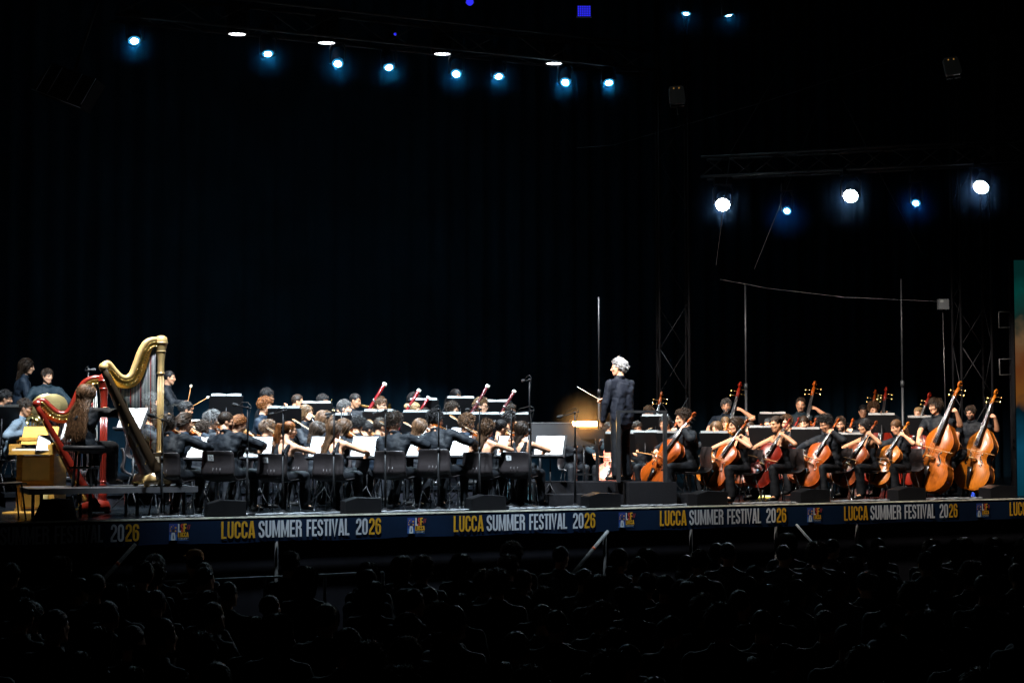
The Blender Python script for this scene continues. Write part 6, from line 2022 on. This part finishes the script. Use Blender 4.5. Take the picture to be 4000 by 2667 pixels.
# dark desks turned away from us
for k, (px, v, py, hd, fl, lab) in enumerate((
    (8, 4.1, 1630, 150, RW, 'black music stand at the left edge, tilted away'),
    (884, 3.75, 1586, 168, RW, 'tilted black music stand left of the red bearded clarinettist, bright top edge'),
    (1112, 3.2, 1610, 172, 0, 'black music stand between the red beard and the brown haired clarinettist'),
    (1238, 4.6, 1612, 175, RW, 'black music stand under the black haired horn player'),
    (1300, 3.4, 1660, 172, 0, 'black music stand above the long brown haired violinist'),
    (1480, 3.5, 1645, 175, 0, 'black music stand below the first red bassoon'),
    (1632, 3.4, 1648, 175, 0, 'black music stand below the blonde bassoonist'),
    (1655, 4.9, 1598, 178, RW, 'black music stand behind the blonde bassoonist'),
    (1745, 3.4, 1655, 178, 0, 'black music stand under the curly clarinettist with glasses'),
    (1800, 5.0, 1588, 178, RW, 'black music stand under the dark haired player at the back'),
    (1896, 3.5, 1655, 180, 0, 'black music stand in front of the light brown haired bassoonist'),
    (1940, 4.9, 1604, 180, RW, 'black music stand right of the light brown haired bassoonist'),
    (2010, 3.5, 1655, 180, 0, 'black music stand in front of the last bassoonist'),
    (2420, 2.6, 1730, -172, 0, 'black music stand just behind the conductor'),
    (2520, 2.6, 1725, -168, 0, 'black music stand right of the conductor\'s legs'),
    (2560, 4.0, 1660, -170, 0, 'black music stand with white paper under the curly bassist'),
    (2625, 1.9, 1728, -150, 0, 'black music stand left of the first cellist'),
    (2795, 1.9, 1728, -155, 0, 'black music stand between the first cellist and the brown bob'),
    (2985, 1.9, 1706, -158, 0, 'black music stand between the brown bob and the gold earring'),
    (3018, 3.7, 1650, -168, 0, 'high black music stand above the gold earring'),
    (3150, 1.9, 1712, -158, 0, 'black music stand between the gold earring and bushy curls'),
    (3316, 1.9, 1732, -158, 0, 'black music stand between the bushy curls and long black hair'),
    (3442, 2.6, 1655, -165, 0, 'large black music stand above the long black haired cellist'),
    (3600, 2.4, 1665, -150, 0, 'black music stand between the golden cello and the big double bass'))):
    q = pos(px, v); zf = STAGE + fl + .009
    h = max(.72, min(1.25, zat(py, q.y) - zf))
    music_stand(TR((q.x, q.y, zf), hd), h, lab, 34, 'pale sheet lying on the ' + lab.replace('black music stand', 'stand').replace(', bright top edge', ''), lift=.05)

# ================================================================== microphones, wedges, cables
for px, v, ytop, bx, by, bz, hd, lab in (
    (636, .40, 1640, -.05, -.12, .03, 0, 'thin microphone stand in front of the chair numbered 9'),
    (968, .55, 1592, -.16, .25, .03, 0, 'microphone stand right of the chair numbered 10, dark microphone pointing left'),
    (1107, .55, 1605, -.16, .3, -.03, 0, 'microphone stand in front of the chair numbered 2'),
    (1305, .45, 1610, -.12, .5, -.05, 0, 'microphone stand crossing the long brown haired violinist'),
    (1334, 2.4, 1605, -.18, .3, -.03, 0, 'microphone stand behind the long brown haired violinist'),
    (1506, .45, 1603, -.16, .5, -.03, 0, 'microphone stand crossing the big curly violinist'),
    (1713, .45, 1600, -.14, .5, -.04, 0, 'microphone stand crossing the curly violinist in the wide shirt'),
    (1873, .45, 1598, -.15, .5, .0, 0, 'microphone stand crossing the long curly haired violinist'),
    (1997, .9, 1605, -.10, .5, -.06, 0, 'microphone stand right of the chair numbered 1'),
    (2068, .5, 1484, -.06, .3, .0, 0, 'tallest microphone stand, rising high above the violins'),
    (2072, .75, 1605, -.2, .4, -.02, 0, 'second microphone at half height beside the tallest stand'),
    (2245, .5, 1612, -.15, .3, -.04, 0, 'slanting microphone stand in front of the glowing desk'),
    (3012, 3.2, 1800, .1, .1, .1, 0, 'low microphone stand among the cellists'),
    (345, 3.2, 1446, .03, -.04, .0, 0, 'black microphone on a tall stand above the red harp')):
    q = pos(px, v); h = zat(ytop, q.y) - STAGE - .009
    mic_stand((q.x, q.y, STAGE + .009), h, (bx, by, bz), lab)
for k, (px, lab) in enumerate(((885, 'black wedge monitor in front of chair ten'), (1412, 'black wedge monitor between the long brown hair and the big curls'), (1898, 'black wedge monitor under the long curly haired violinist'), (2345, 'black wedge monitor in front of the podium'), (2762, 'black wedge monitor before the orange cello of the brown bob'), (3160, 'black wedge monitor between the red cello and the bushy curls'), (3535, 'black wedge monitor left of the big double bass'), (3890, 'black wedge monitor at the right end under the last double bass'))):
    q = pos(px, .22)
    wedge(Matrix.Translation(V((q.x, q.y, STAGE + .009))) @ Matrix.Rotation(EDGE_ROT * .75, 4, 'Z'), lab)
q = pos(2050, 2.2); t = thing('flight_case', 'silver edged flight case on the floor behind the leader', 'case', TR(V((q.x, q.y, STAGE + .009)), 10))
mb = MB(); mb.box((0, 0, .14), (.62, .40, .26)); obj('case_body', mb, mat('case_panel', (.05, .12, .14), .4), t, smooth=False)
for z in (.02, .15, .27):
    mb = MB(); mb.box((0, 0, z), (.64, .42, .022)); obj('edge_strip', mb, M_alu, t, smooth=False)
q = pos(2160, 1.5); t = thing('water_bottle', 'clear plastic water bottle standing left of the podium', 'bottle', Matrix.Translation(V((q.x, q.y, STAGE + .009))))
mb = MB(); mb.lathe([(.03, 0), (.033, .01), (.033, .14), (.014, .19), (.013, .21)], 14); obj('body', mb, mat('clear_plastic', (.35, .42, .45), .08, spec=.8), t)
mb = MB(); mb.lathe([(.015, .21), (.015, .23)], 12); obj('cap', mb, M_white, t)
q = pos(2988, 1.9); t = thing('yellow_folder', 'pale yellow folder lying on the floor under the cellists', 'folder', TR(V((q.x, q.y, STAGE + .009)), 30))
mb = MB(); mb.box((0, 0, .012), (.32, .24, .022)); obj('cover', mb, mat('folder_yellow', (.62, .52, .10), .6), t, smooth=False)
mb = MB(); mb.box((0, .01, .026), (.29, .22, .004)); obj('page', mb, M_SHEET, t, smooth=False)
q = pos(30, .75); chair(TR(V((q.x, q.y, STAGE + .009)), 62), 'empty dark chair cut by the left edge of the picture')
rc = random.Random(4)
M_cab = mat('grey_cable', (.16, .17, .18), .45)
for k, (a, b, lab) in enumerate(((560, 800, 'loose cable on the stage edge below the gold harp'), (1000, 1330, 'loose cables on the stage edge under the ponytail violinist'), (1490, 1840, 'loose cables on the stage edge under the curly men'), (1990, 2290, 'loose cable on the stage edge left of the podium'), (2420, 2680, 'wavy cables on the stage edge in front of the podium'), (2860, 3110, 'loose cable on the stage edge under the bare feet'), (3240, 3470, 'loose cable on the stage edge under the bushy curled cellist'), (3600, 3830, 'loose cable on the stage edge under the double basses'))):
    mb = MB()
    for j in range(3):
        pts = []
        for i in range(24):
            px = a + (b - a) * i / 23
            q = pos(px, .16 + .10 * j + .09 * math.sin(i * .8 + j * 2 + k)); pts.append((q.x, q.y, STAGE + .016 + .006 * rc.random()))
        mb.tube(pts, .007, 5)
    tag(obj('cable', mb, M_cab), lab, 'cable', 'cables lying on the stage edge')
q = pos(3795, .55); t = thing('cable_coil', 'small bright blue coil of cable at the last bassist\'s foot', 'cable', Matrix.Translation(V((q.x, q.y, STAGE + .012))) @ Matrix.Scale(.6, 4))
mb = MB()
for k in range(5): mb.tube([(.05 * math.cos(w) * (1 - .1 * k), .03 * math.sin(w), .04 + .045 * math.sin(w + k) + .012 * k) for w in [i * .7 for i in range(10)]], .010, 6)
obj('loops', mb, mat('blue_cable', (.02, .08, .65), .35), t)
# purple cloth on the last bass
b = [s for s in PEOPLE if s['px'] == 3790][0]
BM = b['M'] @ b['_ex']['bass']
mb = MB(); vs = []; fs = []
for i in range(10):
    for j in range(4):
        tq = .80 + .19 * i / 9; w = lerp_tab(tq, BAS) * 1.12 * 1.03
        vs.append((-w - .004, tq * 1.12, .115 - .055 * j + .006 * math.sin(i * 2.1)))
for i in range(9):
    for j in range(3): q0 = i * 4 + j; fs.append((q0, q0 + 1, q0 + 5, q0 + 4))
mb.add(vs, fs)
o = obj('cloth', mb, mat('purple_cloth', (.16, .02, .05), .8)); o.matrix_world = BM
tag(o, 'purple red cloth draped over the shoulder of the last double bass', 'cloth')

# ================================================================== audience, standing in the dark
AUD = []
for k in range(7):
    r = random.Random(100 + k)
    sp = dict(pose='standrest', sex='m' if k % 2 == 0 else 'f', stand=True, yaw=(-18, 0, 14, 5, -8, 22, 0)[k], pitch=6, lean=1, seed=k, build=1.0 + .05 * (k % 3), top='tee' if k % 3 else 'shirt', roll=(4, -5, 0, 7, -3, 2, -8)[k])
    prep_person(sp); AUD.append(sp)
bake()
HS = [('short', 'dark'), ('long', 'brown'), ('crop', 'black'), ('bob', 'dark'), ('messy', 'brown'), ('lowtail', 'dark'), ('receding', 'grey')]
CLO = [C_black, C_navy, C_grey, C_teal, C_black, C_slate, C_grey]
ra_ = random.Random(21)
proto = {}
cnt = 0
def crowd_label(k, v, px):
    h = ('short haired', 'long haired', 'cropped', 'bobbed', 'tousled', 'ponytailed', 'grey haired')[k]
    row = int(round((-5.7 - v) / .78))
    rw = ('front', 'second', 'third', 'fourth', 'fifth', 'sixth', 'seventh', 'eighth', 'ninth', 'tenth', 'nearest')[min(row, 10)]
    for lim, w in ((350, 'under the celesta'), (800, 'under the harps'), (1250, 'under the ponytail violinist'), (1700, 'under the curly violinists'), (2150, 'under the leader'), (2550, 'under the conductor'), (2950, 'under the first cellists'), (3350, 'under the middle cellists'), (3750, 'under the golden cello'), (9999, 'under the double basses')):
        if px < lim: break
    return 'dim %s spectator from behind, %s crowd row, %s' % (h, rw, w)
def spectator(k, M, label, group=None, hair=None, hc=None):
    sp = AUD[k]; key = sp['_key']
    o = obj('person', BAKED['body', key], SKIN['light']); o.matrix_world = M
    tag(o, label, 'person', group)
    obj('shirt', BAKED['top', key], CLO[k], o)
    obj('trousers', BAKED['leg', key], C_trouser, o)
    h = hair or HS[k][0]
    obj('hair', hair_mesh(h, 0), HAIR[hc or HS[k][1]], o, M=sp['_HM'])
    return o
used_lb = set()
v = -5.7
while v > -15.5:
    s = -9
    while s < 17:
        e = edge(s + ra_.uniform(-.2, .2), v + ra_.uniform(-.26, .26))
        if e.y > 6.6 and abs(e.x) < e.y * .345 + .3 and ra_.random() > .12:
            hz = ra_.uniform(.85, .94)
            k = ra_.randrange(7)
            for _ in range(7):
                lb = crowd_label(k, v, 2000 + e.x / e.y * F)
                if lb not in used_lb: break
                k = (k + 1) % 7
            used_lb.add(lb)
            spectator(k, TR((e.x, e.y, 0), 20 + ra_.uniform(-16, 16), hz), lb, 'standing spectators seen from behind')
            cnt += 1
        s += .62
    v -= .78
q = at(775, 2245, 14.6)
o = spectator(2, TR((q.x, q.y, 0), -40, .93), 'spectator in an orange peaked cap left of centre in the crowd')
hm = AUD[2]['_HM']
mb = MB(); mb.lathe([(.088, .045), (.092, .06), (.086, .10), (.06, .135), (.01, .148)], 16); mb.prism([(-.07, .05), (.07, .05), (.05, .055), (-.05, .055)], .08, .19); obj('cap', mb, C_cap, o, M=hm)
q = at(610, 2235, 14.2)
spectator(6, TR((q.x, q.y, 0), 10, .93), 'grey haired spectator in front of the white brace at lower left', hair='short', hc='white')
print('people', len(PEOPLE), 'audience', cnt)
